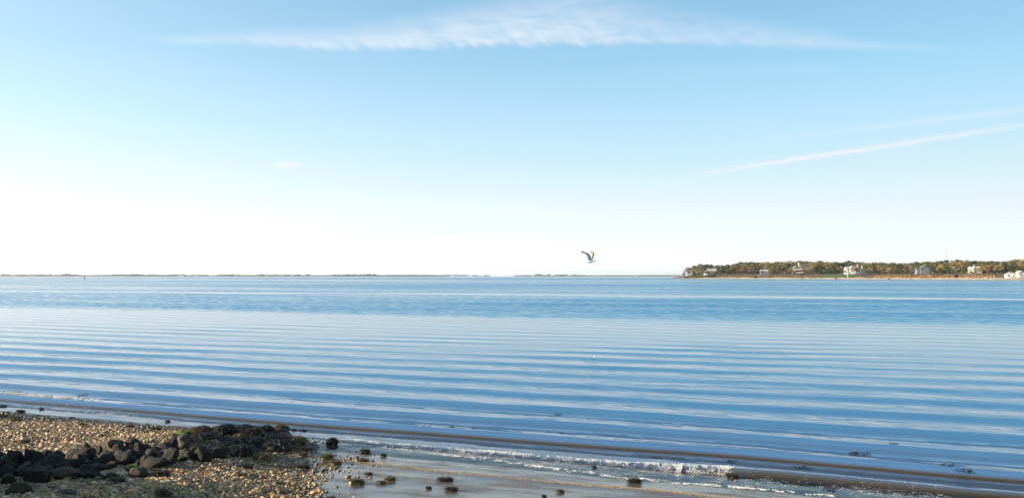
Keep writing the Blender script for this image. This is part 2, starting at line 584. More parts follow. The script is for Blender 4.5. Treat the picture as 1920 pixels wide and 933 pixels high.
def zwater(u, v, fine=True):
    wob = .22 * fnoise(v * .16 + 40, u * .10, 2) * sst(-1, 3, u) + .10 * fnoise(v * .35, u * .2 + 9, 2)
    wob = wob + sst(2, 14, u) * .55 * fnoise(v * .07 + 3, u * .06 + 1, 2) + sst(8, 30, u) * .8 * fnoise(v * .10 + 13, u * .16 + 8, 2)
    w = u + wob
    ph = np.interp(w, CREST, np.arange(len(CREST)) * 2 * np.pi)
    near = sst(9, 0, u)
    # crest sharpened, steep face on the shore side
    ph2 = ph + (.55 + .2 * near) * (np.cos(ph) - 1)
    ks = .35 + .95 * sst(7, 0, u)
    sh = (np.exp(ks * np.cos(ph2)) - np.exp(-ks)) / (np.exp(ks) - np.exp(-ks)) * 1.45 - .55
    amp = .030 * np.exp(-np.maximum(u, 0) / 6.5) + .031 * np.exp(-np.maximum(u, 0) / 9.5) + .0012
    amp = amp * (.25 + .75 * sst(.15, 1.0, u))
    amp = amp * (1 + sst(1.5, 7, u) * (.15 + 1.1 * fnoise(v * .11 + 7, u * .28 + 2, 3)))
    ruffb = sst(26, 33, u + 2 * fnoise(v * .05, u * .05, 2)) * sst(75, 60, u) * sst(-40, 10, v)
    amp = amp + .012 * ruffb
    amp = amp * sst(140, 80, u)
    z = amp * sh
    # the wave that is just about to break, standing higher towards the right
    lip = w - .05
    z = z + np.where(lip < 0, np.exp(-(lip / .06) ** 2), np.exp(-(lip / .38) ** 2)) * (.016 + .050 * sst(.8, 3.4, v) * sst(16, 7, v))
    lip = w - 1.22
    z = z + np.where(lip < 0, np.exp(-(lip / .12) ** 2), np.exp(-(lip / .40) ** 2)) * .016
    # slanting trains that cross the main one and break its crests into lengths
    z = z + .0065 * sst(3, 9, u) * sst(28, 13, u) * (.6 + fnoise(v * .09 + 15, u * .1 + 3, 2)) * np.sin(ph * .93 + v * .62 + 1.3 * fnoise(v * .1, u * .1 + 6, 2))
    z = z + .0055 * sst(3, 9, u) * sst(28, 13, u) * (.6 + fnoise(v * .08 + 35, u * .1 + 7, 2)) * np.sin(ph * 1.11 - v * .48 + 1.5 * fnoise(v * .1 + 4, u * .1, 2))
    a2 = .0022 * sst(4, 16, u) * sst(120, 50, u) * (.5 + fnoise(v * .06 + 5, u * .08, 2))
    ang = .16
    z = z + a2 * np.sin(2 * np.pi * (u * math.cos(ang) + v * math.sin(ang)) / 1.43)
    z = z + .0013 * sst(2, 8, u) * sst(34, 12, u) * np.sin(2 * np.pi * (u * math.cos(.3) - v * math.sin(.3)) / .83 + 2 * fnoise(u * .3, v * .2))
    z = z + sst(40, 6, u) * .0030 * fnoise(u * 1.7 + .4 * v, v * .55, 3) + sst(20, 4, u) * .0030 * fnoise(u * 4.6 + 1.5 * v, v * 1.2 - u * .3, 2)
    # the swash: a thin sheet running up the sand and ending in a ragged edge
    x, y = xy(u, v)
    zb = zbeach(x, y)
    edge = -.62 + .12 * fnoise(v * .45, v * 0 + 4, 3) + .06 * fnoise(v * 2.2, v * 0 + 8, 2)
    film = zb + (.011 + .004 * fnoise(u * 6, v * 6, 2)) * sst(edge - .02, edge + .3, u) + .001
    k = sst(-.05, .35, u)
    zn = np.where(u > .35, z, np.maximum(z * k + film * (1 - k), film))
    zn = np.where(u < .35, np.maximum(film, z * sst(-.55, -.2, u)), zn)
    cut = sst(edge - .12, edge, u)
    zn = zn * cut + (zb - .012) * (1 - cut)
    face_brown = np.clip(-np.sin(ph2), 0, 1) ** 7 * (.95 * sst(2.0, .9, u) + .25 * sst(5, 2, u)) * sst(-.25, .0, u)  # see-through brown of steep faces painted as colour, with stirred sediment
    face_brown = np.maximum(face_brown, np.exp(-((u + .01 + wob) / .055) ** 2) * sst(1.5, 3.2, v) * (u > -.4))
    return np.where(u > 1.2, z, zn), zb, face_brown


ur = [-1.0]
while ur[-1] < 9000:
    q = ur[-1]
    ur.append(q + (.02 if q < 1.8 else .03 if q < 4 else min(.03 * (q / 4) ** .75, .26) if q < 95 else .26 * (q / 95) ** 2.2))
ur = np.array(ur)
NC = 760
s_ = np.linspace(0, 1, NC)
U = np.repeat(ur[:, None], NC, 1)
left = -(14 + 1.7 * np.maximum(U, 0))
right = 10 + .75 * np.maximum(U, 0) + .00002 * np.maximum(U, 0) ** 2
Vw = left + (right - left) * s_[None, :]
Zw, Zb, Sl = zwater(U, Vw)
Xw, Yw = xy(U, Vw)
me = mesh_np('sea', np.stack([Xw, Yw, Zw], -1).reshape(-1, 3), grid_faces(*U.shape), M['water'])
attr(me, 'depth', np.clip(Zw - Zb, 0, 5))
attr(me, 'face_brown', Sl)
tag(link('water', me), 'calm blue bay with low swell lines running in to the sand', None, None, 'structure')


def water_at(u, v):
    z, b, _ = zwater(np.atleast_1d(np.asarray(u, float)), np.atleast_1d(np.asarray(v, float)))
    return z


# ------------------------------------------------------------------ many small bodies in one mesh
def ico(sub):
    bm = bmesh.new()
    bmesh.ops.create_icosphere(bm, subdivisions=sub, radius=1)
    V = np.array([v.co[:] for v in bm.verts])
    Fc = np.array([[v.index for v in f.verts] for f in bm.faces])
    bm.free()
    return V, Fc


def blob_field(name, P, S, mat, cols=None, sub=1, jitter=.12):
    """P (n,3) centres, S (n,3) radii, one mesh of small irregular bodies"""
    V, Fc = ico(sub)
    n = len(P)
    a = rng.random(n) * 6.283
    tl = rng.normal(0, .25, n)
    W = V[None] * (1 + rng.normal(0, jitter, (n, len(V), 1)))
    W = W * S[:, None, :]
    ca, sa = np.cos(a)[:, None], np.sin(a)[:, None]
    ct, st = np.cos(tl)[:, None], np.sin(tl)[:, None]
    x, y, z = W[..., 0], W[..., 1], W[..., 2]
    x, z = x * ct - z * st, x * st + z * ct
    x, y = x * ca - y * sa, x * sa + y * ca
    W = np.stack([x, y, z], -1) + P[:, None]
    Fa = (Fc[None] + (np.arange(n) * len(V))[:, None, None]).reshape(-1, 3)
    me = mesh_np(name, W.reshape(-1, 3), Fa, mat)
    if cols is not None:
        attr(me, 'Col', np.repeat(cols, len(V), 0), 'FLOAT_COLOR')
    return me


def project(x, y, z):
    zz = z - CAMH
    dp = y * math.cos(PITCH) + zz * math.sin(PITCH)
    up_ = -y * math.sin(PITCH) + zz * math.cos(PITCH)
    return 960 + F * x / dp, 466.5 - F * up_ / dp


# pebbles
n = 170000
px_x = rng.uniform(-9.5, -1.6, n)
px_y = rng.uniform(6.6, 14.6, n)
u, v = uv(px_x, px_y)
z = zbeach(px_x, px_y)
ppx, ppy = project(px_x, px_y, z)
edge_r = np.interp(ppy, [780, 800, 815, 830, 850, 870, 890, 910, 940], [330, 430, 520, 600, 560, 590, 600, 560, 540])
pr = sst(60, -90, ppx - edge_r + 60 * fnoise(px_x * 1.1, px_y * 1.1, 3)) * sst(.30, .02, u + .18 * fnoise(px_x * 1.5, px_y * 1.5, 2))
pr = np.maximum(pr * .95, .03 * sst(240, 0, ppx - edge_r) * (u < -.15))
pr = np.where((ppx < -260) | (ppy > 990), 0, pr)
keep = rng.random(n) < pr
px_x, px_y, z, u, ppx, ppy = (q[keep] for q in (px_x, px_y, z, u, ppx, ppy))
n = len(px_x)
sz = np.clip(rng.lognormal(math.log(.0145), .42, n), .006, .046) * (1 + .35 * fnoise(px_x * .9 + 30, px_y * .9, 2))
S = np.stack([sz * rng.uniform(.9, 1.35, n), sz * rng.uniform(.7, 1.0, n), sz * rng.uniform(.42, .7, n)], -1)
pal = np.array([(.46, .33, .19), (.40, .27, .14), (.56, .45, .31), (.30, .19, .10), (.62, .55, .45), (.22, .17, .13), (.34, .28, .22), (.14, .11, .085), (.42, .36, .30), (.26, .13, .06)])
ci = rng.choice(len(pal), n, p=[.2, .15, .13, .12, .07, .09, .08, .06, .06, .04])
colr = pal[ci] ** 1.25 * np.array((1.2, 1.04, .74)) * rng.uniform(.5, 1.15, (n, 1))
wet = sst(-1.15, -.5, u + .3 * fnoise(px_x * .8 + 9, px_y * .8, 2))[:, None]
dk = sst(.12, .5, fnoise(px_x * 1.3 + 50, px_y * 1.6, 3))[:, None] * .7
colr = colr * (1 - dk) + colr * np.array((.30, .30, .26)) * dk
colr = colr * (1 - wet) + colr * np.array((.26, .27, .22)) * wet
P = np.stack([px_x, px_y, z + S[:, 2] * .35], -1)
tag(link('pebbles', blob_field('pebbles', P, S, M['pebble'], colr)), 'tan, brown and grey pebbles of the shingle bank', 'pebbles', None, 'stuff')

# shell grit along the last swash line on the sand
n = 14000
v = rng.uniform(-2.9, 7.5, n)
u = -1.22 - .10 * fnoise(v * .5, v * 0 + 2., 2) + rng.normal(0, .05, n) * (.5 + 1.2 * (fnoise(v * 1.3, v * 0 + 6, 2) + .5))
big = rng.random(n) < .18
u = np.where(big, rng.uniform(-3, -.5, n), u)
x, y = xy(u, v)
sz = rng.uniform(.0016, .0046, n) * np.where(big, .8, 1)
cols = np.where(rng.random((n, 1)) < .25, np.array([[.16, .11, .07]]), np.array([[.52, .38, .22]])) * rng.uniform(.6, 1.1, (n, 1))
P = np.stack([x, y, zbeach(x, y) + sz * .4], -1)
tag(link('shell_grit', blob_field('shell_grit', P, np.stack([sz * 1.3, sz, sz * .6], -1), M['grit'], cols)), 'line of tan shell grit left on the wet sand', 'shell grit', None, 'stuff')


# foam
def foam_line(uf, v0, v1, n, wid, size, hgt, lace=13):
    v = v0 + (v1 - v0) * rng.random(n)
    v = v + .25 * fnoise(v * 1.7, v * 0 + 3, 2)
    u = uf(v) + rng.normal(0, wid, n) + .06 * fnoise(v * 1.3, v * 0 + 1, 2) + .035 * fnoise(v * 6, v * 0 + 5, 2)
    x, y = xy(u, v)
    zz = np.maximum(water_at(u, v), zbeach(x, y) + .006)
    s = rng.uniform(.5, 1.2, n) * size
    keep = (.35 if hgt > .005 else .12) * fnoise(v * 3.1, u * 3, 2) + .8 * fnoise(v * 17, u * 17, 2) > -.12 + .3 * rng.random(n)
    return np.stack([x, y, zz + rng.random(n) * hgt], -1)[keep], np.stack([s * 1.3, s, s * .7], -1)[keep]


def pxuv(pts):
    """control points of a line on the water as u(v)"""
    q = []
    for a, b in pts:
        d = ray(a, b)
        t = -CAMH / d.z
        q.append(uv(d.x * t, d.y * t))
    q.sort(key=lambda s: s[1])
    vs = np.array([float(s[1]) for s in q])
    us = np.array([float(s[0]) for s in q])
    return (lambda v: np.interp(v, vs, us)), vs[0], vs[-1]


FP, FS = [], []


def add_foam(pts, n, wid, size, hgt):
    f, a, b = pxuv(pts)
    p, s = foam_line(f, a, b, n, wid, size, hgt)
    FP.append(p)
    FS.append(s)


add_foam([(690, 832), (850, 846), (1000, 859), (1190, 875), (1375, 889)], 6000, .06, .0034, .010)
add_foam([(900, 851), (1000, 859), (1190, 875), (1385, 889)], 3600, .042, .0038, .015)
add_foam([(1250, 878), (1300, 881), (1390, 889)], 250, .03, .0042, .025)
add_foam([(-40, 738), (60, 746), (130, 752), (175, 756)], 7500, .045, .0055, .04)
add_foam([(660, 826), (720, 838), (800, 851), (900, 864), (1000, 879), (1100, 891)], 6000, .03, .0032, .003)
add_foam([(1000, 879), (1180, 902), (1400, 921), (1560, 934)], 8000, .034, .0032, .003)
add_foam([(640, 826), (900, 850), (1200, 886), (1500, 912), (1800, 936)], 7000, .16, .0026, .002)
add_foam([(60, 757), (160, 768), (260, 785), (330, 793)], 2500, .12, .0034, .003)
P, S = np.concatenate(FP), np.concatenate(FS)
tag(link('sea_foam', blob_field('sea_foam', P, S, M['foam'], None, 1, .2)), 'white foam of the small breaker and the swash edge', 'foam', None, 'stuff')

# ------------------------------------------------------------------ rocks and seaweed
def rock_mesh(name, w, d, h, seed, mat, rough=.16, cuts=5, fine=.03, sub=4):
    bm = bmesh.new()
    bmesh.ops.create_icosphere(bm, subdivisions=sub, radius=1)
    rs = random.Random(seed)
    pl = []
    for _ in range(cuts):
        nn = Vector((rs.gauss(0, 1), rs.gauss(0, 1), rs.gauss(.15, .7))).normalized()
        pl.append((nn, rs.uniform(.55, .86)))
    off = Vector((seed * 3.17 % 50, seed * 1.7 % 50, seed * .9 % 50))
    for vv in bm.verts:
        c = vv.co.copy()
        for nn, dd in pl:
            e = c.dot(nn) - dd
            if e > 0:
                c -= nn * e * .88
        k = 1 + rough * mnoise.noise(c * 1.5 + off) + fine * mnoise.noise(c * 6 + off) + fine * .5 * mnoise.noise(c * 14 + off)
        vv.co = c * k
    zmin = min(q.co.z for q in bm.verts)
    zmax = max(q.co.z for q in bm.verts)
    xm = max(abs(q.co.x) for q in bm.verts)
    ym = max(abs(q.co.y) for q in bm.verts)
    for vv in bm.verts:
        vv.co = Vector((vv.co.x / xm * w / 2, vv.co.y / ym * d / 2, (vv.co.z - zmin) / (zmax - zmin) * h * 1.25 - h * .25))
    for f in bm.faces:
        f.smooth = True
    me = bpy.data.meshes.new(name)
    bm.to_mesh(me)
    bm.free()
    me.materials.append(mat)
    return me


def fronds(name, w, d, h, n, seed, mat, lng=.09, wid=.010, over=None):
    """short curled ribbons draped over a low mound"""
    rs = np.random.default_rng(seed)
    V, Fc = [], []
    for i in range(n):
        a = rs.random() * 6.283
        r = math.sqrt(rs.random()) * .95
        bx, by = math.cos(a) * r * w / 2, math.sin(a) * r * d / 2
        bz = h * max(0.0, 1 - r * r) ** .6 + rs.normal(0, .004)
        dr = a + rs.normal(0, .7)
        L = lng * rs.uniform(.5, 1.3)
        ww = wid * rs.uniform(.6, 1.4)
        pts = []
        x, y, z_ = bx, by, bz + .004
        sl = rs.uniform(-.1, over or .5)
        for k in range(5):
            pts.append((x, y, max(z_, .002 + .003 * rs.random())))
            x += math.cos(dr) * L / 4
            y += math.sin(dr) * L / 4
            z_ += (sl - .33 * k) * L / 4
            dr += rs.normal(0, .35)
        b0 = len(V)
        for k, (x, y, z_) in enumerate(pts):
            e = ww * (1 - .7 * (k / 4) ** 2) * .5
            tw = rs.normal(0, .4) * e
            V.append((x - math.sin(dr) * e, y + math.cos(dr) * e, z_ + tw))
            V.append((x + math.sin(dr) * e, y - math.cos(dr) * e, z_ - tw))
        for k in range(4):
            Fc.append((b0 + 2 * k, b0 + 2 * k + 1, b0 + 2 * k + 3, b0 + 2 * k + 2))
    return np.array(V), np.array(Fc)


def join_np(name, parts, mat):
    Vs, Fs, o = [], [], 0
    for V, Fc in parts:
        Vs.append(V)
        if Fc.shape[1] == 3:
            Fc = np.hstack([Fc, Fc[:, 2:3]])
        Fs.append(Fc + o)
        o += len(V)
    V = np.concatenate(Vs)
    Fc = np.concatenate(Fs)
    me = bpy.data.meshes.new(name)
    me.from_pydata(V.tolist(), [], [tuple(f) if f[2] != f[3] else tuple(f[:3]) for f in Fc.tolist()])
    for p in me.polygons:
        p.use_smooth = True
    me.materials.append(mat)
    return me


def mound(w, d, h, seed, sub=3, fine=.25):
    V, Fc = ico(sub)
    off = Vector((seed * 2.3 % 40, seed * 1.1 % 40, 3))
    V = np.array([Vector(v) * (1 + .3 * mnoise.noise(Vector(v) * 1.6 + off) + fine * mnoise.noise(Vector(v) * 5 + off)) for v in V])
    V = V * np.array((w / 2, d / 2, h))
    V[:, 2] = np.maximum(V[:, 2], -.02)
    return V, Fc


def place(x0, x1, y0, y1, depth=1.0, sink=0.0):
    """px box -> position on the ground, width, depth and height in metres"""
    p, t = hit((x0 + x1) / 2, y1 - (y1 - y0) * .04)
    w = (x1 - x0) / F * p.y
    dp = w * depth
    tilt = (CAMH - p.z) / p.y
    h = max((y1 - y0) / F * p.y - dp * tilt * .55, w * .22)
    p = p + Vector((p.x, p.y, 0)).normalized() * dp * .42
    p.z = float(zbeach(p.x, p.y))
    return p, w, dp, h


GR = 'stones of the low rock jetty on the shingle'
ROCKS = [
    # box in the photograph, depth ratio, material, label
    (0, 47, 845, 883, .8, 'rock_dark', 'broad dark brown stone at the left end of the rock jetty'),
    (44, 84, 842, 882, .8, 'rock_dark', 'dark rounded stone wedged right of the broad end stone'),
    (80, 124, 843, 862, .8, 'rock_dark', 'flat blackish slab lying on top behind a sloping stone'),
    (78, 128, 852, 888, .7, 'rock_dark', 'sloping dark stone under the flat blackish slab'),
    (127, 186, 840, 873, .7, 'rock_dark', 'large pointed black boulder in the middle of the left jetty'),
    (153, 177, 832, 854, .8, 'rock_dark', 'small pointed dark stone behind the large pointed black boulder'),
    (175, 193, 836, 856, .8, 'rock_tan', 'small upright brown stone between pointed stone and tilted slab'),
    (193, 236, 824, 850, .7, 'rock_tan', 'tan grey slab tilted up against the dark block'),
    (234, 267, 821, 846, .9, 'rock_dark', 'dark block with a flat top beside the tilted tan slab'),
    (250, 282, 829, 860, .8, 'rock_grey', 'blue grey angular stone in front of the dark flat topped block'),
    (205, 260, 844, 873, .7, 'rock_grey', 'wide wedge shaped grey stone with a sunlit sloping top'),
    (272, 305, 844, 867, .8, 'rock_tan', 'round pale topped stone between two grey stones'),
    (304, 340, 840, 872, .8, 'rock_grey', 'smooth grey boulder in front of the round tan boulder'),
    (328, 366, 815, 846, .8, 'rock_tan', 'large round tan boulder sitting highest on the jetty'),
    (316, 358, 806, 828, .8, 'rock_bright', 'stone coated in bright green algae behind the round tan boulder'),
    (38, 94, 874, 909, .7, 'rock_dark', 'big dark stone lying in front of the jetty near its left end'),
    (96, 157, 876, 901, .6, 'rock_green', 'low wide greenish stone in front of the sloping dark stone'),
    (148, 195, 878, 899, .6, 'rock_grey', 'low smooth dark grey stone right of the wide greenish one'),
    (151, 203, 870, 884, .6, 'rock_dark', 'thin flat stone lying behind the low smooth dark grey stone'),
    (193, 224, 884, 900, .8, 'rock_dark', 'small black lump of stone at the foot of the jetty'),
    (16, 62, 902, 928, .8, 'rock_green', 'half buried grey green stone lowest in front of the jetty'),
    (0, 31, 889, 911, .8, 'rock_dark', 'dark stone cut by the left edge below the jetty'),
    (17, 38, 879, 896, .8, 'rock_grey', 'small bluish stone between broad end stone and big front stone'),
    (235, 262, 870, 885, .7, 'rock_bright', 'small flat stone with vivid green algae in front of the wedge'),
    (237, 277, 875, 898, .8, 'rock_green', 'olive mossy stone just below the small vivid green one'),
    (103, 149, 915, 929, .5, 'rock_tan', 'long flat brown stone lying alone on the shaded shingle'),
    (362, 404, 838, 868, .7, 'rock_dark', 'dark stone right of the smooth grey boulder'),
    (392, 426, 838, 862, .8, 'rock_dark', 'small black stone at the jetty foot below weedy rocks'),
    (-70, 2, 850, 900, .7, 'rock_dark', 'dark stone mostly outside the left edge of the picture'),
    (262, 320, 858, 880, .6, 'rock_dark', 'low black stone under the round pale topped stone'),
    (118, 150, 860, 882, .8, 'rock_dark', 'black stone filling the gap below the large pointed boulder'),
    (340, 368, 846, 866, .8, 'rock_dark', 'black stone in the shadow below the large round tan boulder'),
]
for i, (a, b, c, d, dp, mt, lab) in enumerate(ROCKS):
    p, w, dd, h = place(a, b, c, d, dp)
    o = link('rock', rock_mesh('rock', w * 1.1, dd * 1.1, h * 1.1, 11 + i * 7, M[mt], .26, 12, .075), None, p, random.uniform(-.35, .35))
    tag(o, lab, 'rock', GR)

# small stones and weed tufts that fill the gaps of the jetty
FILL = [rock_mesh('jetty_stone', .2, .17, .13, 800 + k * 3, M['rock_dark'], .22, 11, .04, 3) for k in range(6)]
rf_ = random.Random(21)
for k in range(64):
    a = rf_.uniform(-20, 420)
    b = np.interp(a, [-20, 120, 240, 330, 420], [886, 878, 866, 850, 838]) + rf_.uniform(-16, 18)
    p, t = hit(a, b)
    o = link('jetty_stone', FILL[k % 6], None, p, rf_.uniform(-3, 3))
    o.scale = [rf_.uniform(.5, 1.25)] * 3
    tag(o, 'small dark stone filling gaps between the jetty boulders', 'rock', 'small filler stones of the rock jetty')
TUFT = []
for k in range(5):
    V, Fc = fronds('f', .24, .2, .10, 160, 900 + k, None, .08, .008)
    V2, F2 = mound(.2, .17, .075, 70 + k)
    TUFT.append(join_np('weed_tuft', [(V2, F2), (V, Fc)], M['weed']))
for k in range(46):
    a = rf_.uniform(372, 545)
    b = np.interp(a, [372, 430, 480, 545], [832, 830, 828, 826]) + rf_.uniform(-20, 24)
    p, t = hit(a, b)
    o = link('weed_tuft', TUFT[k % 5], None, p, rf_.uniform(-3, 3))
    o.scale = [rf_.uniform(.6, 1.4)] * 3
    tag(o, 'small dark weed tuft among the weed covered jetty rocks', 'seaweed', 'weed tufts between the jetty rocks')

WEEDY = [
    (358, 405, 812, 840, 'weed', 'weed covered rock just right of the large round tan boulder'),
    (360, 394, 798, 820, 'weed_gold', 'rock under golden brown weed behind the tan boulder'),
    (405, 442, 796, 822, 'weed', 'lumpy dark weed covered rock at the back edge of the jetty'),
    (440, 476, 794, 815, 'weed', 'rounded weed covered rock on the back edge nearest the water'),
    (454, 493, 804, 829, 'weed', 'broad weed covered rock in front of the rounded back one'),
    (487, 514, 797, 821, 'weed', 'upright weed covered rock near the outer end of the jetty'),
    (513, 540, 792, 808, 'weed_gold', 'outermost domed rock with golden tipped weed in the water'),
    (520, 539, 805, 822, 'weed', 'small weed covered rock in front of the outermost domed one'),
    (410, 440, 818, 838, 'weed', 'weed covered rock in the middle of the dark jetty'),
    (433, 461, 814, 838, 'weed_gold', 'weedy rock with lighter olive fronds amid the dark jetty'),
    (458, 495, 820, 842, 'weed', 'low weed covered rock in front of the broad one'),
    (492, 528, 818, 836, 'weed', 'low weedy rock at the right foot of the jetty'),
    (424, 472, 834, 857, 'weed', 'long low weed covered rock along the near edge'),
    (538, 571, 818, 837, 'weed_gold', 'detached yellow brown weedy rock on the wet sand by the jetty end'),
    (614, 632, 821, 836, 'weed', 'small black weedy rock by the swash right of the jetty'),
    (378, 412, 826, 850, 'weed', 'weed covered rock below the one beside the tan boulder'),
]
for i, (a, b, c, d, mt, lab) in enumerate(WEEDY):
    p, w, dd, h = place(a, b, c, d, .85)
    o = link('weedy_rock', rock_mesh('weedy_rock', w * 1.2, dd * 1.3, h * 1.0, 301 + i * 5, M['rock_dark'], .42, 2, .16), None, p, random.uniform(-3, 3))
    tag(o, lab, 'rock', 'weed covered rocks of the jetty')
    V, Fc = fronds('f', w * 1.22, dd * 1.3, h * .98, 700, 50 + i, None, w * .20, .013)
    link('seaweed', join_np('seaweed', [(V, Fc)], M[mt]), o)

CLUMPS = [
    (470, 512, 844, 866, 'weed_gold', 'big brown seaweed heap in front of the jetty end'),
    (522, 568, 833, 847, 'weed_gold', 'wide flat golden seaweed heap beside the jetty end'),
    (562, 590, 837, 846, 'weed_gold', 'small rusty seaweed patch right of the wide golden heap'),
    (554, 578, 845, 857, 'weed_gold', 'brown seaweed tuft on wet sand below the rusty patch'),
    (599, 628, 848, 863, 'weed_gold', 'upright brown seaweed tuft where the sand begins'),
    (614, 646, 860, 872, 'weed_gold', 'rust brown seaweed cushion on smooth wet sand'),
    (671, 698, 838, 850, 'weed', 'dark seaweed clump nearest the swash on the sand'),
    (672, 696, 857, 866, 'weed_gold', 'low brown seaweed clump on the tan grit line'),
    (650, 684, 895, 909, 'weed', 'largest black seaweed heap alone on the bare sand'),
    (713, 727, 848, 856, 'weed', 'tiny dark seaweed tuft right of the clump nearest the swash'),
    (721, 746, 890, 902, 'weed_gold', 'double lobed brown seaweed clump on bare sand'),
    (702, 724, 901, 908, 'weed_gold', 'thin flat seaweed strand beside the double lobed clump'),
    (681, 699, 884, 891, 'weed_gold', 'small flat seaweed scrap above the largest black heap'),
    (820, 850, 892, 903, 'weed', 'oval dark seaweed clump below the grit line'),
    (798, 812, 910, 917, 'weed', 'tiny seaweed ball left of the lowest long clump'),
    (831, 862, 913, 922, 'weed', 'long low seaweed clump lowest on the right sand'),
    (610, 634, 928, 938, 'weed_gold', 'brown seaweed clump cut by the bottom edge'),
    (1040, 1058, 916, 924, 'weed_gold', 'brown seaweed tuft on the far end of the grit line'),
    (1015, 1027, 926, 934, 'weed', 'black seaweed scrap at the bottom edge in mid beach'),
    (1176, 1207, 894, 906, 'weed', 'dark seaweed lump on the thin white swash edge'),
    (1108, 1119, 871, 879, 'weed', 'little black seaweed tuft below the foaming breaker'),
    (1364, 1390, 886, 900, 'weed', 'tangled seaweed at the end of the foaming breaker'),
    (275, 318, 872, 896, 'weed', 'dark brown seaweed heap right of the mossy stones'),
    (284, 324, 908, 935, 'weed', 'black seaweed heap on shaded shingle at the bottom edge'),
    (195, 240, 893, 908, 'weed', 'black seaweed spread at the foot of the left jetty'),
    (448, 482, 868, 880, 'weed', 'flat dark seaweed spread across the shingle below the heap'),
    (552, 585, 868, 880, 'weed', 'dark seaweed strand at the right edge of the shingle'),
    (440, 462, 886, 896, 'rock_green', 'small green tinted seaweed patch on the sunny shingle'),
    (16, 44, 776, 791, 'weed_gold', 'yellowish seaweed pile at the left waterline'),
    (26, 47, 767, 777, 'weed', 'dark seaweed lump in the shallows at the left'),
    (72, 82, 761, 769, 'weed', 'small round dark lump in the shallow water at the left'),
    (-4, 16, 758, 764, 'weed', 'dark seaweed streak at the left edge of the shallows'),
    (-6, 15, 773, 783, 'weed', 'dark seaweed clump on the left edge of the waterline'),
    (307, 320, 786, 793, 'weed', 'black tuft in the thin water above the mossy stone'),
    (545, 558, 801, 808, 'weed', 'dark tuft in the water right of the outermost rock'),
    (560, 576, 802, 809, 'weed', 'second low dark tuft beyond the outermost rock'),
    (128, 142, 779, 786, 'weed', 'small seaweed tuft on the dark wet pebbles'),
    (145, 160, 790, 799, 'weed', 'dark seaweed tuft half way along the wet pebble edge'),
    (236, 252, 794, 802, 'weed', 'seaweed tuft right along the wet pebble edge'),
    (283, 305, 798, 808, 'weed', 'brown seaweed patch just left of the bright green stone'),
    (36, 56, 822, 831, 'weed_gold', 'reddish seaweed patch on the sunny upper shingle'),
    (184, 200, 812, 820, 'weed_gold', 'small reddish seaweed patch above the tilted slab'),
]
for i, (a, b, c, d, mt, lab) in enumerate(CLUMPS):
    p, w, dd, h = place(a, b, c, d, .7)
    uu, vv_ = uv(p.x, p.y)
    wz = float(water_at(uu, vv_)[0])
    p.z = max(p.z, min(wz, .06) - .01)
    h = max(h, w * .28)
    parts, rl = [], random.Random(i * 3 + 1)
    for q in range(3 if w > .09 else 2):
        f_ = (.62, .5, .4)[q]
        ox, oy = rl.uniform(-.27, .27) * w * (q > 0), rl.uniform(-.22, .22) * dd * (q > 0)
        V2, F2 = mound(w * f_, dd * f_, h * (.55, .4, .32)[q], i * 3 + q, 3, .6)
        V, Fc = fronds('f', w * f_ * 1.1, dd * f_ * 1.1, h * (.62, .5, .4)[q], 130, 400 + i * 3 + q, None, w * .20, max(.004, w * .026), 1.0)
        for A_ in (V2, V):
            A_[:, 0] += ox
            A_[:, 1] += oy
        parts += [(V2, F2), (V, Fc)]
    tag(link('seaweed_clump', join_np('seaweed_clump', parts, M['weed_brown'] if mt == 'weed' else M[mt]), None, p, 0), lab, 'seaweed', 'seaweed clumps washed up on the shore')

FLOAT = [
    (1222, 1239, 854, 858, 'left of two short weed strands floating before the brown wave face'),
    (1260, 1281, 854, 862, 'right, thicker of two weed strands floating before the brown wave face'),
    (1364, 1378, 859, 863, 'faint weed strand floating right of the two short ones'),
    (1490, 1517, 870, 877, 'forked weed strand floating above the brown breaker at the right'),
    (1470, 1489, 906, 912, 'black weed strand in the foam below the brown breaker, left one'),
    (1497, 1526, 907, 916, 'largest black weed strand in the foam below the brown breaker'),
    (1543, 1566, 920, 926, 'thin weed strand at the bottom edge below the brown breaker'),
    (1599, 1628, 842, 852, 'broken line of weed floating between two swells at right'),
    (1670, 1684, 835, 840, 'weed speck floating on a swell right of the broken line'),
    (1766, 1787, 878, 885, 'small weed strand under the swell near the right edge'),
    (1793, 1819, 885, 893, 'wider weed strand nearest the right edge'),
    (793, 809, 800, 807, 'sprig of weed floating off the outermost jetty rock'),
    (148, 163, 737, 741, 'olive weed strand floating off the left shore'),
    (26, 38, 731, 735, 'small weed strand floating nearest the left edge'),
    (1040, 1052, 772, 776, 'trio of weed specks floating far out in mid water'),
    (845, 852, 803, 806, 'tiny weed scrap floating behind the nearest swell'),
    (885, 895, 806, 809, 'small weed scrap right of the tiny one behind the swell'),
    (1048, 1056, 812, 816, 'weed scrap floating in the trough in mid picture'),
]
for i, (a, b, c, d, lab) in enumerate(FLOAT):
    dr = ray((a + b) / 2, (c + d) / 2)
    t = -CAMH / dr.z
    p = Vector((dr.x * t, dr.y * t, 0))
    uu, vv_ = uv(p.x, p.y)
    p.z = float(water_at(uu, vv_)[0])
    w = (b - a) / F * p.y
    dd = max((d - c) / F * p.y / ((CAMH) / p.y) * .55, w * .3)
    V, Fc = fronds('f', w, dd, w * .06, 46, 700 + i, None, w * .35, max(.008, w * .06))
    tag(link('floating_seaweed', join_np('floating_seaweed', [(V, Fc)], M['weed_wet']), None, p), lab, 'seaweed', 'weed strands floating in the water')

# ------------------------------------------------------------------ the wooded headland
def Dsh(px):
    return np.interp(px, [1240, 1280, 1920, 2300], [585, 570, 430, 350])


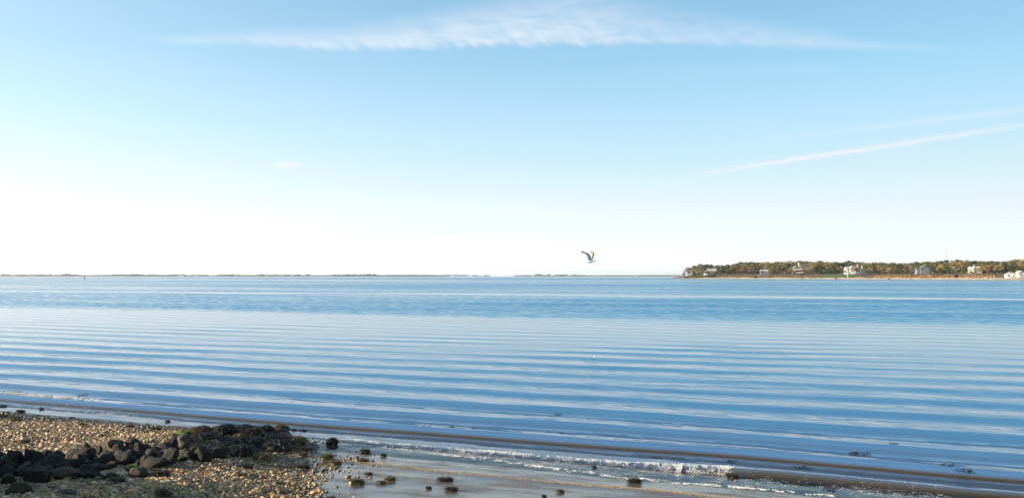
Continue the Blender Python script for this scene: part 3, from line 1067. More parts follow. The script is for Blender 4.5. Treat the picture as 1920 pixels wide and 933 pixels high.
def hl_z(px, t):
    z = np.interp(t, [-6, 0, 4, 9, 14, 20, 60, 240], [-.9, -.12, .35, 1.0, 1.7, 3.0, 4.4, 5.2])
    tip = np.interp(px, [1255, 1275, 1300, 1335, 1360], [0, .3, .62, 1.0, 1.0])
    z = np.where(z > 0, z * tip, z)
    return np.where(px < 1262, z - .6, z)


def hl(px, t):
    """point on the headland seen at bearing px, t metres behind its waterline"""
    d = float(Dsh(px)) + t
    return Vector(((px - 960) / F * d, d, float(hl_z(np.float64(px), np.float64(t)))))


hp = np.arange(1240, 2301, 4.0)
ht = np.array([-6, -3, -1, 0, .6, 1.2, 2, 3, 4, 5, 6.5, 8, 9.5, 11, 12.5, 14, 15.5, 17, 18.5, 20, 24, 28, 34, 42, 52, 64, 80, 110, 150, 200, 240])
HP, HT = np.meshgrid(hp, ht)
HD = Dsh(HP) + HT
HZ = hl_z(HP, HT) + np.where(HT > 3, .25, .06) * fnoise(HP * .11, HT * .25, 3)
V = np.stack([(HP - 960) / F * HD, HD, HZ], -1).reshape(-1, 3)
me = mesh_np('headland', V, grid_faces(*HP.shape), M['headland'])
sandc, wetc, brn, lawn, orange, olive = (np.array(c) for c in ((.50, .38, .25), (.07, .055, .045), (.10, .07, .04), (.055, .085, .018), (.22, .12, .05), (.085, .085, .03)))
tt = HT + 1.2 * fnoise(HP * .07, HT * .3, 2)
bk = np.where(((HP > 1640) & (HP < 1868))[..., None], orange, brn)
cols = np.where((tt < 1.1)[..., None], wetc, np.where((tt < 9)[..., None], sandc, bk))
cols = np.where(((tt >= 11) & (tt < 40) & (HP > 1536) & (HP < 1606))[..., None], lawn, cols)
cols = np.where(((tt >= 9) & (HP < 1330))[..., None], olive, cols)
cols = np.where((tt > 30)[..., None] & ~((tt < 40) & (HP > 1536) & (HP < 1606))[..., None], brn, cols)
attr(me, 'Col', cols.reshape(-1, 3), 'FLOAT_COLOR')
tag(link('headland', me), 'low sandy headland with a wooded crest', None, None, 'structure')


def leaf_cloud(centres, radii, n, size, seed, flat=.75):
    """n small four-sided leaf sprays spread through a set of clumps"""
    r = np.random.default_rng(seed)
    k = r.integers(0, len(centres), n)
    c = np.array(centres)[k]
    rad = np.array(radii)[k]
    d = r.normal(0, 1, (n, 3))
    d /= np.linalg.norm(d, axis=1)[:, None]
    rr = r.random(n) ** .42
    p = c + d * (rad * rr)[:, None] * np.array((1, 1, flat))
    a = r.normal(0, 1, (n, 3))
    a /= np.linalg.norm(a, axis=1)[:, None]
    b = np.cross(a, r.normal(0, 1, (n, 3)))
    b /= np.linalg.norm(b, axis=1)[:, None]
    s = size * r.uniform(.6, 1.3, n)[:, None]
    V = np.stack([p - a * s, p - b * s * .6, p + a * s, p + b * s * .6], 1).reshape(-1, 3)
    return V, np.arange(4 * n).reshape(-1, 4)


def tube(pts, rads, seg=6):
    V, Fc = [], []
    for i, (p, r) in enumerate(zip(pts, rads)):
        p = Vector(p)
        t = (Vector(pts[min(i + 1, len(pts) - 1)]) - Vector(pts[max(i - 1, 0)])).normalized()
        sx = t.orthogonal().normalized()
        sy = t.cross(sx)
        for k in range(seg):
            a = 6.2832 * k / seg
            V.append((p + sx * math.cos(a) * r + sy * math.sin(a) * r)[:])
    for i in range(len(pts) - 1):
        for k in range(seg):
            Fc.append((i * seg + k, i * seg + (k + 1) % seg, (i + 1) * seg + (k + 1) % seg, (i + 1) * seg + k))
    return np.array(V), np.array(Fc)


M['bark'] = simple('tree_bark', (.10, .075, .055), .9, .3, 2)
M['gold'] = simple('budding_gold_leaves', (.25, .18, .065), .8, .45, .55, .3, 0, .28)
M['olive'] = simple('olive_leaves', (.12, .11, .034), .8, .4, .55, .3, 0, .28)
M['brown'] = simple('bare_twigs', (.22, .162, .10), .85, .35, .55, .3, 0, .28)
M['pine'] = simple('dark_evergreen_needles', (.030, .042, .020), .8, .4, .55, .3, 0, .3)


def oak(seed, nleaf, spread=1.0, sparse=False):
    """unit tree 10 m high: forked trunk, spreading flat-bottomed crown"""
    r = random.Random(seed)
    parts = [tube([(0, 0, -.6), (.05, 0, 2), (r.uniform(-.3, .3), 0, 4.2)], [.30, .22, .17])]
    cs, rs = [], []
    for k in range(8):
        a = k / 8 * 6.28 + r.uniform(-.4, .4)
        q = r.uniform(1.3, 3.1) * spread
        top = (math.cos(a) * q, math.sin(a) * q, r.uniform(4.4, 8.3))
        b0 = r.uniform(2.0, 4.0)
        parts.append(tube([(0, 0, b0), (top[0] * .45, top[1] * .45, b0 + 1.6), top], [.13, .09, .03], 5))
        cs.append(top)
        rs.append(r.uniform(1.3, 2.1))
    for k in range(4):
        cs.append((r.uniform(-1.2, 1.2) * spread, r.uniform(-1.2, 1.2) * spread, r.uniform(7.6, 8.9)))
        rs.append(r.uniform(1.0, 1.5))
    return join_np('trunk', parts, M['bark']), leaf_cloud(cs, rs, nleaf, .34 if sparse else .42, seed)


def pine(seed, nleaf):
    r = random.Random(seed)
    parts = [tube([(0, 0, -.6), (.1, 0, 4), (0, .1, 9.2)], [.28, .2, .05])]
    cs, rs = [], []
    for k in range(15):
        zz = r.uniform(1.6, 9.2)
        q = r.uniform(.2, 1.0) * (2.7 * (1 - (zz - 1) / 9.5) + .35)
        a = r.random() * 6.28
        cs.append((math.cos(a) * q, math.sin(a) * q, zz))
        rs.append(r.uniform(.7, 1.3))
        parts.append(tube([(0, 0, max(.8, zz - .5)), cs[-1]], [.07, .02], 4))
    return join_np('trunk', parts, M['bark']), leaf_cloud(cs, rs, nleaf, .32, seed, .85)


TT = {}
for kind, mats, build in (('gold', 'gold', lambda s: oak(s, 900)), ('olive', 'olive', lambda s: oak(s, 900, .9)), ('brown', 'brown', lambda s: oak(s, 620, 1.0, True)), ('pine', 'pine', lambda s: pine(s, 900))):
    TT[kind] = []
    for s in range(4):
        tr, (V, Fc) = build(hash(kind) % 97 + 13 * s if False else {'gold': 3, 'olive': 21, 'brown': 37, 'pine': 55}[kind] + 13 * s)
        cr = mesh_np('crown', V, Fc, M[mats], True)
        TT[kind].append((tr, cr))

TOPS = [(1268, 508), (1283, 504), (1290, 499), (1300, 495.5), (1320, 493), (1335, 497), (1355, 497), (1365, 492), (1385, 492), (1400, 489), (1430, 489), (1450, 488), (1465, 487), (1560, 488), (1600, 488), (1620, 489),
        (1640, 490), (1660, 491), (1690, 489), (1698, 492), (1712, 490), (1740, 489), (1760, 487), (1780, 485), (1810, 485), (1830, 488), (1850, 487), (1880, 487), (1900, 486), (1920, 484), (2000, 484), (2300, 484)]
tpx, tpy = [a for a, b in TOPS], [b for a, b in TOPS]
PROTO = {}
KIND_WORDS = {'gold': ('golden budding oak', 'budding_oak'), 'olive': ('olive leaved spreading tree', 'leafy_tree'), 'brown': ('bare brown twigged tree', 'bare_tree'), 'pine': ('dark green evergreen', 'evergreen_tree')}


def where(px):
    for lim, w in ((1345, 'around the blue grey house at the tip'), (1420, 'left of the low hidden house'), (1530, 'around the shingled house with decks'),
                   (1625, 'around the white gabled house'), (1710, 'left of the dark shingled house'), (1760, 'around the dark shingled house'),
                   (1812, 'below the radio mast'), (1865, 'around the twin gabled cream house')):
        if px < lim:
            return w
    return 'above the white boathouses'


def tree(kind, px, t, hgt, row, sx=1.0):
    i = random.randrange(4)
    tr, cr = TT[kind][i]
    words, nm = KIND_WORDS[kind]
    base = hl(px, t)
    root = bpy.data.objects.new(nm, None)
    C.objects.link(root)
    root.location = base
    s = hgt / 9.9
    root.scale = (s * sx, s * sx, s)
    root.rotation_euler.z = random.random() * 6.28
    for n_, q in (('trunk', tr), ('crown', cr)):
        o = bpy.data.objects.new(n_, q)
        C.objects.link(o)
        o.parent = root
    tag(root, '%s in the %s row %s' % (words, row, where(px)), 'tree', 'trees of the wooded headland')
    return root


def top_h(px, t, ytop):
    d = float(Dsh(px)) + t
    return CAMH + (516.5 - ytop) / F * d - float(hl_z(np.float64(px), np.float64(t)))


rs = random.Random(5)
# back row makes the skyline
px = 1290.0
while px < 2010:
    t = rs.uniform(75, 120)
    y = np.interp(px, tpx, tpy) + rs.uniform(-.6, 2.0)
    k = rs.choices(['gold', 'olive', 'brown', 'pine'], [3, 3, 3, 2.2])[0]
    if 1745 < px < 1800 or 1560 < px < 1592:
        k = rs.choices(['pine', 'olive'], [3, 1])[0]
    tree(k, px, t, top_h(px, t, y), 'skyline', 1.4)
    px += rs.uniform(6.5, 11)
# middle row
px = 1283.0
while px < 2010:
    t = rs.uniform(42, 68)
    y = np.interp(px, tpx, tpy) + rs.uniform(3, 6.5)
    k = rs.choices(['gold', 'olive', 'brown', 'pine'], [4, 2.5, 3.5, 1.6])[0]
    gap = any(a < px < b for a, b in ((1317, 1345), (1484, 1517), (1580, 1622), (1716, 1748), (1816, 1838)))
    if not gap:
        tree(k, px, t, top_h(px, t, y), 'middle', 1.3)
    px += rs.uniform(6.5, 11)
# front row, broken by the houses and the lawn
px = 1281.0
while px < 2010:
    t = rs.uniform(21, 30)
    y = np.interp(px, tpx, tpy) + rs.uniform(7.5, 13)
    k = rs.choices(['gold', 'olive', 'brown', 'pine'], [3, 2, 3.5, 2])[0]
    gap = any(a < px < b for a, b in ((1314, 1346), (1424, 1442), (1486, 1512), (1533, 1567), (1572, 1612), (1714, 1750), (1812, 1840), (1878, 1925)))
    if not gap:
        tree(k, px, t, max(3.4, top_h(px, t, y)), 'front', 1.15)
    px += rs.uniform(8, 14)
# single trees the photograph shows plainly
for kind, px, t, y0 in (('pine', 1365, 24, 494), ('pine', 1362, 20, 506), ('pine', 1350, 20, 507), ('gold', 1577, 22, 498), ('gold', 1606, 20, 499), ('pine', 1883, 26, 489), ('gold', 1443, 19, 505), ('pine', 1454, 19, 506),
                        ('brown', 1472, 19, 508), ('gold', 1845, 24, 496), ('gold', 1852, 22, 495), ('olive', 1828, 20, 507), ('brown', 1318, 17, 504), ('olive', 1327, 17, 507), ('pine', 1346, 17, 505), ('gold', 1508, 18, 505), ('brown', 1515, 19, 503), ('gold', 1584, 20, 506), ('brown', 1818, 20, 503), ('olive', 1340, 18, 509), ('brown', 1492, 17, 508), ('pine', 1487, 19, 506), ('brown', 1722, 19, 509), ('pine', 1744, 18, 507), ('olive', 1592, 19, 510.5), ('brown', 1429, 18, 506), ('gold', 1836, 22, 501)):
    tree(kind, px, t, top_h(px, t, y0), 'foremost', 1.1)

# low scrub along the bank, shrubs at the tip, pale stones of the bluff
M['scrub'] = simple('orange_scrub', (.30, .16, .06), .9, .5, .25, .2)
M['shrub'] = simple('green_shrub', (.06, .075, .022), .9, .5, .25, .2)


def scrub(name, a, b, t0, t1, n, rad, nl, mat, lab, seed):
    r = random.Random(seed)
    cs, rr = [], []
    for _ in range(n):
        q = hl(r.uniform(a, b), r.uniform(t0, t1))
        q.z += 6.5 * r.random() ** 1.7 if rad > 1.5 else 0
        cs.append(q[:])
        rr.append(rad * r.uniform(.5, 1.3))
    V, Fc = leaf_cloud(cs, rr, nl, .26 if rad < 1.5 else .4, seed)
    tag(link(name, mesh_np(name, V, Fc, mat)), lab, 'scrub', None, 'stuff')


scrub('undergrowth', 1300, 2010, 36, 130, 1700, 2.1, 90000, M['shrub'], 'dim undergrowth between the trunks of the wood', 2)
scrub('orange_scrub', 1636, 1866, 8, 19, 150, 1.0, 9000, M['scrub'], 'orange brown scrub covering the sandy bluff', 3)
scrub('brown_scrub', 1345, 1536, 10, 19, 110, 1.0, 6500, M['brown'], 'brown brush along the top of the beach', 4)
scrub('green_scrub', 1284, 1340, 9, 19, 60, 1.1, 4500, M['shrub'], 'green shrubs at the tip of the headland', 5)
scrub('brush', 1606, 2010, 16, 24, 130, 1.1, 7000, M['olive'], 'olive brush between the bluff and the trees', 6)
n = 110
q = [hl(random.uniform(1640, 1865), random.uniform(6, 16)) for _ in range(n)]
szs = rng.uniform(.25, .9, n)
tag(link('bluff_stones', blob_field('bluff_stones', np.array([v[:] for v in q]), np.stack([szs * 1.4, szs, szs * .6], -1), M['headland'],
    np.array([[.36, .28, .19]]) * rng.uniform(.5, 1.1, (n, 1)), 1, .2)), 'pale stones and sand patches on the orange bluff', 'stones', None, 'stuff')

# ------------------------------------------------------------------ houses
M['white'] = simple('white_paint', (.68, .67, .64), .6, .06, .8)
M['cream'] = simple('cream_paint', (.68, .62, .52), .6, .08, .8)
M['bluegrey'] = simple('blue_grey_shingle', (.15, .18, .23), .8, .12, 1.5)
M['shingle'] = simple('weathered_shingle', (.13, .115, .10), .85, .18, 1.5)
M['roof'] = simple('dark_roof', (.10, .095, .095), .85, .2, 1.5)
M['roofpale'] = simple('pale_grey_roof', (.34, .34, .35), .8, .15, 1.5)
M['brick'] = simple('chimney_brick', (.34, .30, .27), .85, .2, 3)
M['glass'] = simple('window_glass', (.03, .035, .045), .12, .1, 1)


class MB:
    def __init__(s):
        s.V, s.F = [], []

    def box(s, c, d):
        b = len(s.V)
        for sx, sy, sz in ((-1, -1, -1), (1, -1, -1), (1, 1, -1), (-1, 1, -1), (-1, -1, 1), (1, -1, 1), (1, 1, 1), (-1, 1, 1)):
            s.V.append((c[0] + sx * d[0] / 2, c[1] + sy * d[1] / 2, c[2] + sz * d[2] / 2))
        for f in ((0, 3, 2, 1), (4, 5, 6, 7), (0, 1, 5, 4), (1, 2, 6, 5), (2, 3, 7, 6), (3, 0, 4, 7)):
            s.F.append(tuple(b + i for i in f))
        return s

    def prism(s, pts, d0, d1, axis='y'):
        """outline (a,b) extruded between d0 and d1"""
        b = len(s.V)
        n = len(pts)
        for d in (d0, d1):
            for a, q in pts:
                s.V.append((a, d, q) if axis == 'y' else (d, a, q))
        s.F.append(tuple(b + i for i in range(n)))
        s.F.append(tuple(b + n + i for i in reversed(range(n))))
        for i in range(n):
            j = (i + 1) % n
            s.F.append((b + i, b + n + i, b + n + j, b + j))
        return s

    def build(s, name, mat, parent=None, smooth=False):
        me = bpy.data.meshes.new(name)
        me.from_pydata(s.V, [], s.F)
        bm = bmesh.new()
        bm.from_mesh(me)
        bmesh.ops.recalc_face_normals(bm, faces=bm.faces)
        bm.to_mesh(me)
        bm.free()
        me.materials.append(mat)
        return link(name, me, parent)


def empty(name, loc, rz=0.0):
    o = bpy.data.objects.new(name, None)
    C.objects.link(o)
    o.location = loc
    o.rotation_euler.z = rz
    if name == 'house':
        o.scale = (.78, .78, .78)
    return o


def window(par, x, y, z, w, h):
    f = MB()
    for dx in (-1, 1):
        f.box((x + dx * (w / 2 + .05), y - .05, z), (.10, .10, h + .2))
    for dz in (-1, 1):
        f.box((x, y - .05, z + dz * (h / 2 + .05)), (w, .10, .10))
    fo = f.build('window', M['white'], par)
    MB().box((x, y - .015, z), (w, .03, h)).build('pane', M['glass'], fo)


def gable_block(par, cx, cy, w, d, hw, hr, wall, roof, front=True, z0=0.0, name='wall'):
    """a block with its gable towards the water (front) or its ridge along the shore"""
    if front:
        MB().prism([(cx - w / 2, z0 - 1.5), (cx + w / 2, z0 - 1.5), (cx + w / 2, z0 + hw), (cx, z0 + hw + hr), (cx - w / 2, z0 + hw)], cy - d / 2, cy + d / 2).build(name, wall, par)
        k = hr / (w / 2)
        e = .35
        ro = MB()
        for s in (-1, 1):
            ro.prism([(cx, z0 + hw + hr + .02), (cx + s * (w / 2 + e), z0 + hw - k * e + .02), (cx + s * (w / 2 + e), z0 + hw - k * e + .24), (cx, z0 + hw + hr + .26)], cy - d / 2 - .3, cy + d / 2 + .3)
        return ro.build('roof', roof, par)
    MB().prism([(cy - d / 2, z0 - 1.5), (cy + d / 2, z0 - 1.5), (cy + d / 2, z0 + hw), (cy, z0 + hw + hr), (cy - d / 2, z0 + hw)], cx - w / 2, cx + w / 2, 'x').build(name, wall, par)
    k = hr / (d / 2)
    e = .35
    ro = MB()
    for s in (-1, 1):
        ro.prism([(cy, z0 + hw + hr + .02), (cy + s * (d / 2 + e), z0 + hw - k * e + .02), (cy + s * (d / 2 + e), z0 + hw - k * e + .24), (cy, z0 + hw + hr + .26)], cx - w / 2 - .3, cx + w / 2 + .3, 'x')
    return ro.build('roof', roof, par)


def chimney(roof, x, y, z0, z1, w=.8, mat=None):
    MB().box((x, y, (z0 + z1) / 2), (w, w, z1 - z0)).box((x, y, z1 + .08), (w + .2, w + .2, .16)).build('chimney', mat or M['brick'], roof)


HG = 'houses among the trees of the headland'
# 1 blue grey house at the tip
h = empty('house', hl(1332, 24) + Vector((0, 0, .4)), -.25)
tag(h, 'blue grey house with a white end wall at the tip of the headland', 'house', HG)
rf = gable_block(h, 1.2, 0, 8.5, 6, 3.4, 1.6, M['bluegrey'], M['roofpale'], False)
gable_block(h, -4.8, -.6, 3.4, 6, 2.6, 1.3, M['white'], M['roofpale'], True)
chimney(rf, 3.2, .5, 3.5, 6.0)
for x in (-1.6, .4, 2.4, 4.4):
    window(h, x, -3.0, 1.9, 1.0, 1.3)
window(h, -4.8, -3.6, 1.4, 1.2, 1.2)
MB().box((1.2, -4.2, .1), (8.5, 2.2, .2)).box((1.2, -5.2, .8), (8.5, .1, .12)).build('deck', M['white'], h)
# 2 low hidden house
h = empty('house', hl(1433, 25), -.15)
tag(h, 'low grey house half hidden by evergreens left of the shingled house', 'house', HG)
rf = gable_block(h, 0, 0, 7.5, 5, 3.0, 1.5, M['bluegrey'], M['roofpale'], False)
for x in (-2.3, 0, 2.3):
    window(h, x, -2.5, 1.7, 1.2, 1.2)
# 3 grey shingled house with decks
h = empty('house', hl(1500, 28) + Vector((0, 0, 1.0)), -.1)
tag(h, 'tall grey shingled house with white decks on two levels', 'house', HG)
rf = gable_block(h, 2.8, 0, 6.4, 7, 6.6, 1.6, M['shingle'], M['roof'], False)
gable_block(h, -3.4, .5, 6.0, 6, 4.4, 1.6, M['shingle'], M['roofpale'], True)
chimney(rf, -1.2, 0, 6.5, 9.3, .9, M['white'])
MB().box((-3.0, -3.4, 2.7), (7.4, 2.6, .25)).box((-3.0, -4.65, 3.4), (7.4, .1, .9)).build('deck', M['cream'], h)
MB().box((-.6, -3.9, -.1), (8.0, 2.6, .25)).box((-.6, -5.15, .45), (8.0, .1, .8)).build('deck', M['white'], h)
for x, z in ((1.2, 5.0), (3.2, 5.0), (5.0, 5.0), (1.2, 2.0), (3.2, 2.0), (5.0, 2.0)):
    window(h, x, -3.5, z, 1.0, 1.3)
for x in (-4.8, -2.4):
    window(h, x, -2.5, 1.4, 1.2, 1.4)
# 4 white gabled house
h = empty('house', hl(1597, 34) + Vector((0, 0, .5)), -.12)
tag(h, 'large white gabled house above the green lawn', 'house', HG)
rf = gable_block(h, 0, 1.0, 11.0, 7, 3.4, 2.4, M['white'], M['roofpale'], False)
gable_block(h, -.6, -1.4, 4.6, 6.5, 3.9, 2.3, M['white'], M['roofpale'], True)
gable_block(h, -4.1, -1.2, 2.4, 6.0, 3.1, 1.2, M['white'], M['roofpale'], True)
chimney(rf, 5.0, .5, 4.0, 7.2, .9, M['white'])
for x in (-1.5, .3):
    window(h, x, -4.65, 2.3, .9, 1.3)
window(h, -.6, -4.65, 4.7, .9, .9)
for x in (2.6, 4.4):
    window(h, x, -2.5, 2.2, .9, 1.3)
window(h, -4.1, -4.2, 2.0, .9, 1.2)
MB().box((3.8, -3.9, 2.9), (4.6, 2.8, .2)).box((1.9, -5.1, 1.1), (.2, .2, 3.4)).box((3.8, -5.1, 1.1), (.2, .2, 3.4)).box((5.8, -5.1, 1.1), (.2, .2, 3.4)).build('porch', M['white'], h)
# 5 white garden cottage right of it
h = empty('house', hl(1617, 38) + Vector((0, 0, .6)), -.12)
tag(h, 'small white cottage with a tall chimney right of the white gabled house', 'house', HG)
rf = gable_block(h, 0, 0, 4.6, 4.5, 2.8, 1.3, M['white'], M['roofpale'], False)
chimney(rf, -.6, 0, 3.0, 6.2, .9, M['white'])
for x in (-1.1, 1.1):
    window(h, x, -2.25, 1.6, .9, 1.1)
# 6 dark shingled house above the bluff
h = empty('house', hl(1732, 27) + Vector((0, 0, .6)), -.1)
tag(h, 'dark shingled house with a steep hipped roof above the orange bluff', 'house', HG)
rf = gable_block(h, 0, .5, 7.2, 6.5, 3.4, 3.2, M['bluegrey'], M['roof'], True)
gable_block(h, -4.2, 1, 3.6, 5, 2.8, 1.5, M['bluegrey'], M['roof'], False)
gable_block(h, 5.0, .6, 3.2, 5, 2.4, 1.2, M['cream'], M['roof'], False)
chimney(rf, 1.4, 1.0, 4.5, 7.4)
for x in (-2.1, 0, 2.1):
    window(h, x, -2.75, 1.9, 1.1, 1.4)
window(h, 0, -2.75, 4.5, 1.1, 1.1)
window(h, -4.2, -1.5, 1.5, 1.3, 1.2)
# 7 cream house with twin gables
h = empty('house', hl(1827, 36) + Vector((0, 0, .3)), -.08)
tag(h, 'cream house with twin gables and a tall chimney near the right end', 'house', HG)
rf = gable_block(h, .2, 1.0, 7.0, 6, 3.6, 1.8, M['cream'], M['roofpale'], False)
gable_block(h, -1.5, -1.4, 3.0, 5, 3.4, 1.7, M['white'], M['roofpale'], True)
gable_block(h, 2.0, -1.4, 3.0, 5, 3.4, 1.7, M['white'], M['roofpale'], True)
chimney(rf, .4, 1.2, 4.8, 6.9, .8, M['brick'])
for x in (-1.5, 2.0):
    window(h, x, -3.9, 2.4, .9, 1.3)
MB().box((-4.6, -2.0, 1.0), (4.6, 3.0, .25)).box((-6.6, -3.3, -.1), (.25, .25, 2.2)).box((-4.4, -3.3, -.1), (.25, .25, 2.2)).box((-2.5, -3.3, -.1), (.25, .25, 2.2)).build('porch', M['white'], h)
# 8, 9 boathouses
h = empty('boathouse', hl(1893, 12), -.3)
tag(h, 'left white boathouse with a pale gable roof at the water edge', 'house', 'white boathouses at the right end')
gable_block(h, 0, 0, 4.4, 4.5, 1.6, 1.2, M['white'], M['roofpale'], True)
for x in (-1.1, 1.1):
    window(h, x, -2.25, .8, 1.0, .9)
h = empty('boathouse', hl(1912, 13) + Vector((0, 0, .2)), -.1)
tag(h, 'right white boathouse with a taller roof near the picture edge', 'house', 'white boathouses at the right end')
gable_block(h, -.3, 0, 3.0, 4.0, 2.0, 1.2, M['white'], M['roofpale'], True)
gable_block(h, 2.2, .5, 2.0, 3.5, 1.5, .7, M['white'], M['roofpale'], False)
window(h, -.3, -2.0, 1.0, .9, .9)
window(h, 2.2, -1.25, .7, .8, .7)

# sea wall, posts, buoys, mast
p0, p1 = hl(1864, 4), hl(2000, 4)
w = empty('sea_wall', (p0 + p1) / 2, math.atan2(p1.y - p0.y, p1.x - p0.x))
tag(w, 'low timber sea wall with a pale cap below the boathouses', 'wall')
ln = (p1 - p0).length
MB().box((0, 0, -.1), (ln, .5, 1.2)).build('wall_face', M['shingle'], w)
MB().box((0, 0, .56), (ln, .8, .12)).build('cap', M['roofpale'], w)

w = empty('signpost', hl(1589, 9), 0)
tag(w, 'white post with a broad white board at the foot of the lawn', 'signpost')
MB().box((0, 0, 1.2), (.3, .3, 3.0)).build('post', M['white'], w)
MB().box((0, -.18, 2.4), (1.1, .06, .9)).build('board', M['white'], w)
for i, (px, t, hh, lab) in enumerate(((1502, 1.5, 1.5, 'dark wooden post at the water edge below the grey shingled house'), (1504.5, 2.0, 1.2, 'shorter dark wooden post beside the one below the shingled house'))):
    o = MB().prism([(-.18, -.5), (.18, -.5), (.14, hh), (0, hh + .12), (-.14, hh)], -.15, .15).build('mooring_post', M['bark'])
    o.location = hl(px, t)
    tag(o, lab, 'post')
for i, (px, t, sz_, lab) in enumerate(((1567, 2, .9, 'pale boulder on the sand below the lawn'), (1666, 1.0, .8, 'pale boulder on the sand below the bluff'), (1416, 7.5, 1.5, 'dark bush like boulder at the back of the far beach'), (1793, 10, 2.0, 'dark grey boulder in the middle of the orange bluff'))):
    o = link('boulder', rock_mesh('boulder', sz_ * 1.5, sz_, sz_ * 1.1, 900 + i, M['rock_dark'] if 'dark' in lab else M['rock_tan'], .2, 4, .05, 3), None, hl(px, t))
    tag(o, lab, 'boulder')

M['buoy_dark'] = simple('dark_buoy', (.03, .035, .035), .5, .2, 3)
M['buoy_green'] = simple('green_buoy', (.03, .09, .05), .5, .2, 3)


def buoy(px, py, s, mat, lab):
    d = CAMH * F / (py - 516.5)
    b = empty('buoy', ((px - 960) / F * d, d, 0))
    tag(b, lab, 'buoy', 'channel buoys in the bay')
    V, Fc = tube([(0, 0, -.3 * s), (0, 0, .25 * s), (0, 0, .4 * s), (0, 0, .42 * s)], [.5 * s, .55 * s, .3 * s, .01], 10)
    link('float', join_np('float', [(V, Fc)], mat), b)
    V, Fc = tube([(0, 0, .4 * s), (0, 0, 1.5 * s), (0, 0, 1.52 * s)], [.22 * s, .14 * s, .01], 8)
    link('tower', join_np('tower', [(V, Fc)], mat), b)
    V, Fc = tube([(0, 0, 1.5 * s), (0, 0, 1.7 * s), (0, 0, 1.95 * s), (0, 0, 1.97 * s)], [.10 * s, .3 * s, .25 * s, .01], 8)
    link('topmark', join_np('topmark', [(V, Fc)], mat), b)


buoy(159, 522.9, 1.05, M['buoy_dark'], 'dark buoy off the far shore at the left')
buoy(971, 524.3, .55, M['buoy_green'], 'green buoy in the middle of the bay')
buoy(1405.6, 528.3, .32, M['buoy_dark'], 'small dark buoy off the headland beach')

mp = hl(1775, 110)
zt = CAMH + (516.5 - 465) / F * mp.y
m_ = empty('radio_mast', mp)
tag(m_, 'thin grey lattice radio mast rising above the trees', 'mast')
V, Fc = tube([(0, 0, -1), (0, 0, (zt - mp.z) * .6), (0, 0, zt - mp.z)], [.26, .2, .12], 6)
M['steel'] = simple('galvanised_steel', (.32, .33, .35), .5, .1, 1)
link('pole', join_np('pole', [(V, Fc)], M['steel']), m_)
V, Fc = tube([(0, 0, zt - mp.z), (0, 0, zt - mp.z + 2.0)], [.07, .04], 5)
link('aerial', join_np('aerial', [(V, Fc)], M['steel']), m_)

# ------------------------------------------------------------------ the far shore
DF = 2500.0
M['far_sand'] = simple('far_sand', (.14, .14, .14), .9, .2, .01)
M['far_leaf'] = simple('far_foliage', (.016, .028, .036), .9, .4, .02)


def fx(px, d=DF):
    return (px - 960) / F * d


def spit(a, b, d, hgt, wid):
    xs = np.linspace(fx(a, d), fx(b, d), 160)
    ts = np.array([-14, 0, 12, 40, 90, wid])
    zs = np.array([-.8, 0, .4, 1, 1, .6])
    XX, TT_ = np.meshgrid(xs, ts)
    e = np.clip(np.minimum(XX - xs[0], xs[-1] - XX) / 90, 0, 1)
    ZZ = np.where(np.interp(TT_, ts, zs) > 0, np.interp(TT_, ts, zs) * hgt * e, np.interp(TT_, ts, zs)) * (.8 + .4 * fnoise(XX * .01, TT_ * .02)) - (1 - e) * .3
    me = mesh_np('far_shore', np.stack([XX, TT_ + d, ZZ], -1).reshape(-1, 3), grid_faces(*XX.shape), M['far_sand'])
    return link('far_shore', me)


tag(spit(-500, 838, DF, 2.2, 300), 'low far shore across the bay at the left', None, None, 'structure')
tag(spit(958, 1300, DF * 1.15, 2.4, 300), 'low far sand spit beyond the gull', None, None, 'structure')


def far_woods(segs, d, n, seed):
    r = random.Random(seed)
    cs, rr = [], []
    for (a, b, hpx) in segs:
        k = max(3, int((b - a) * 1.8))
        for _ in range(k):
            q = r.uniform(a, b)
            hh = hpx * 1.6 * d / F
            rad = max(1.0, hh * .34) * r.uniform(.7, 1.2)
            cs.append((fx(q, d), d + r.uniform(15, 60), 2.0 + r.uniform(0, max(.5, hh - rad - .5))))
            rr.append(rad)
    V, Fc = leaf_cloud(cs, rr, n, 1.7, seed)
    return tag(link('far_treeline', mesh_np('far_treeline', V, Fc, M['far_leaf'])), None, 'trees', None, 'stuff')


fw = far_woods([(-400, 838, 1.0), (-400, -5, 2.5), (-5, 5, 3.4), (12, 32, 2.4), (32, 50, 1.6), (50, 58, 2.6), (58, 86, 2.2), (95, 110, 1.6), (108, 130, 3.4), (130, 150, 1.4), (165, 172, 1.4), (178, 200, 1.8), (200, 250, 2.6), (235, 262, 3.0), (262, 290, 2.2),
                (290, 305, 1.8), (310, 325, 2.6), (325, 340, 2), (355, 380, 1.6), (405, 440, 2.2), (440, 480, 1.2), (483, 492, 2.8), (495, 520, 1.8), (524, 538, 2), (548, 560, 2.4), (568, 577, 2.6), (620, 634, 2), (640, 655, 2.4),
                (658, 702, 2.8), (702, 760, 1.4), (760, 800, 1.6), (800, 838, 1.1), (838, 870, 1.8), (870, 890, 1.3), (890, 918, .8)], DF, 30000, 8)
fw['label'] = 'distant dark trees in clumps along the far shore'
fw = far_woods([(962, 1285, .7), (968, 992, 1.0), (1005, 1018, 2.4), (1018, 1026, 1.2), (1027, 1034, 2.2), (1040, 1050, 1.2), (1052, 1066, 2.2), (1072, 1078, 1), (1080, 1100, 1.4), (1140, 1190, .9), (1200, 1280, 1.2)], DF * 1.15, 8000, 9)
fw['label'] = 'distant low trees and bushes along the far sand spit'
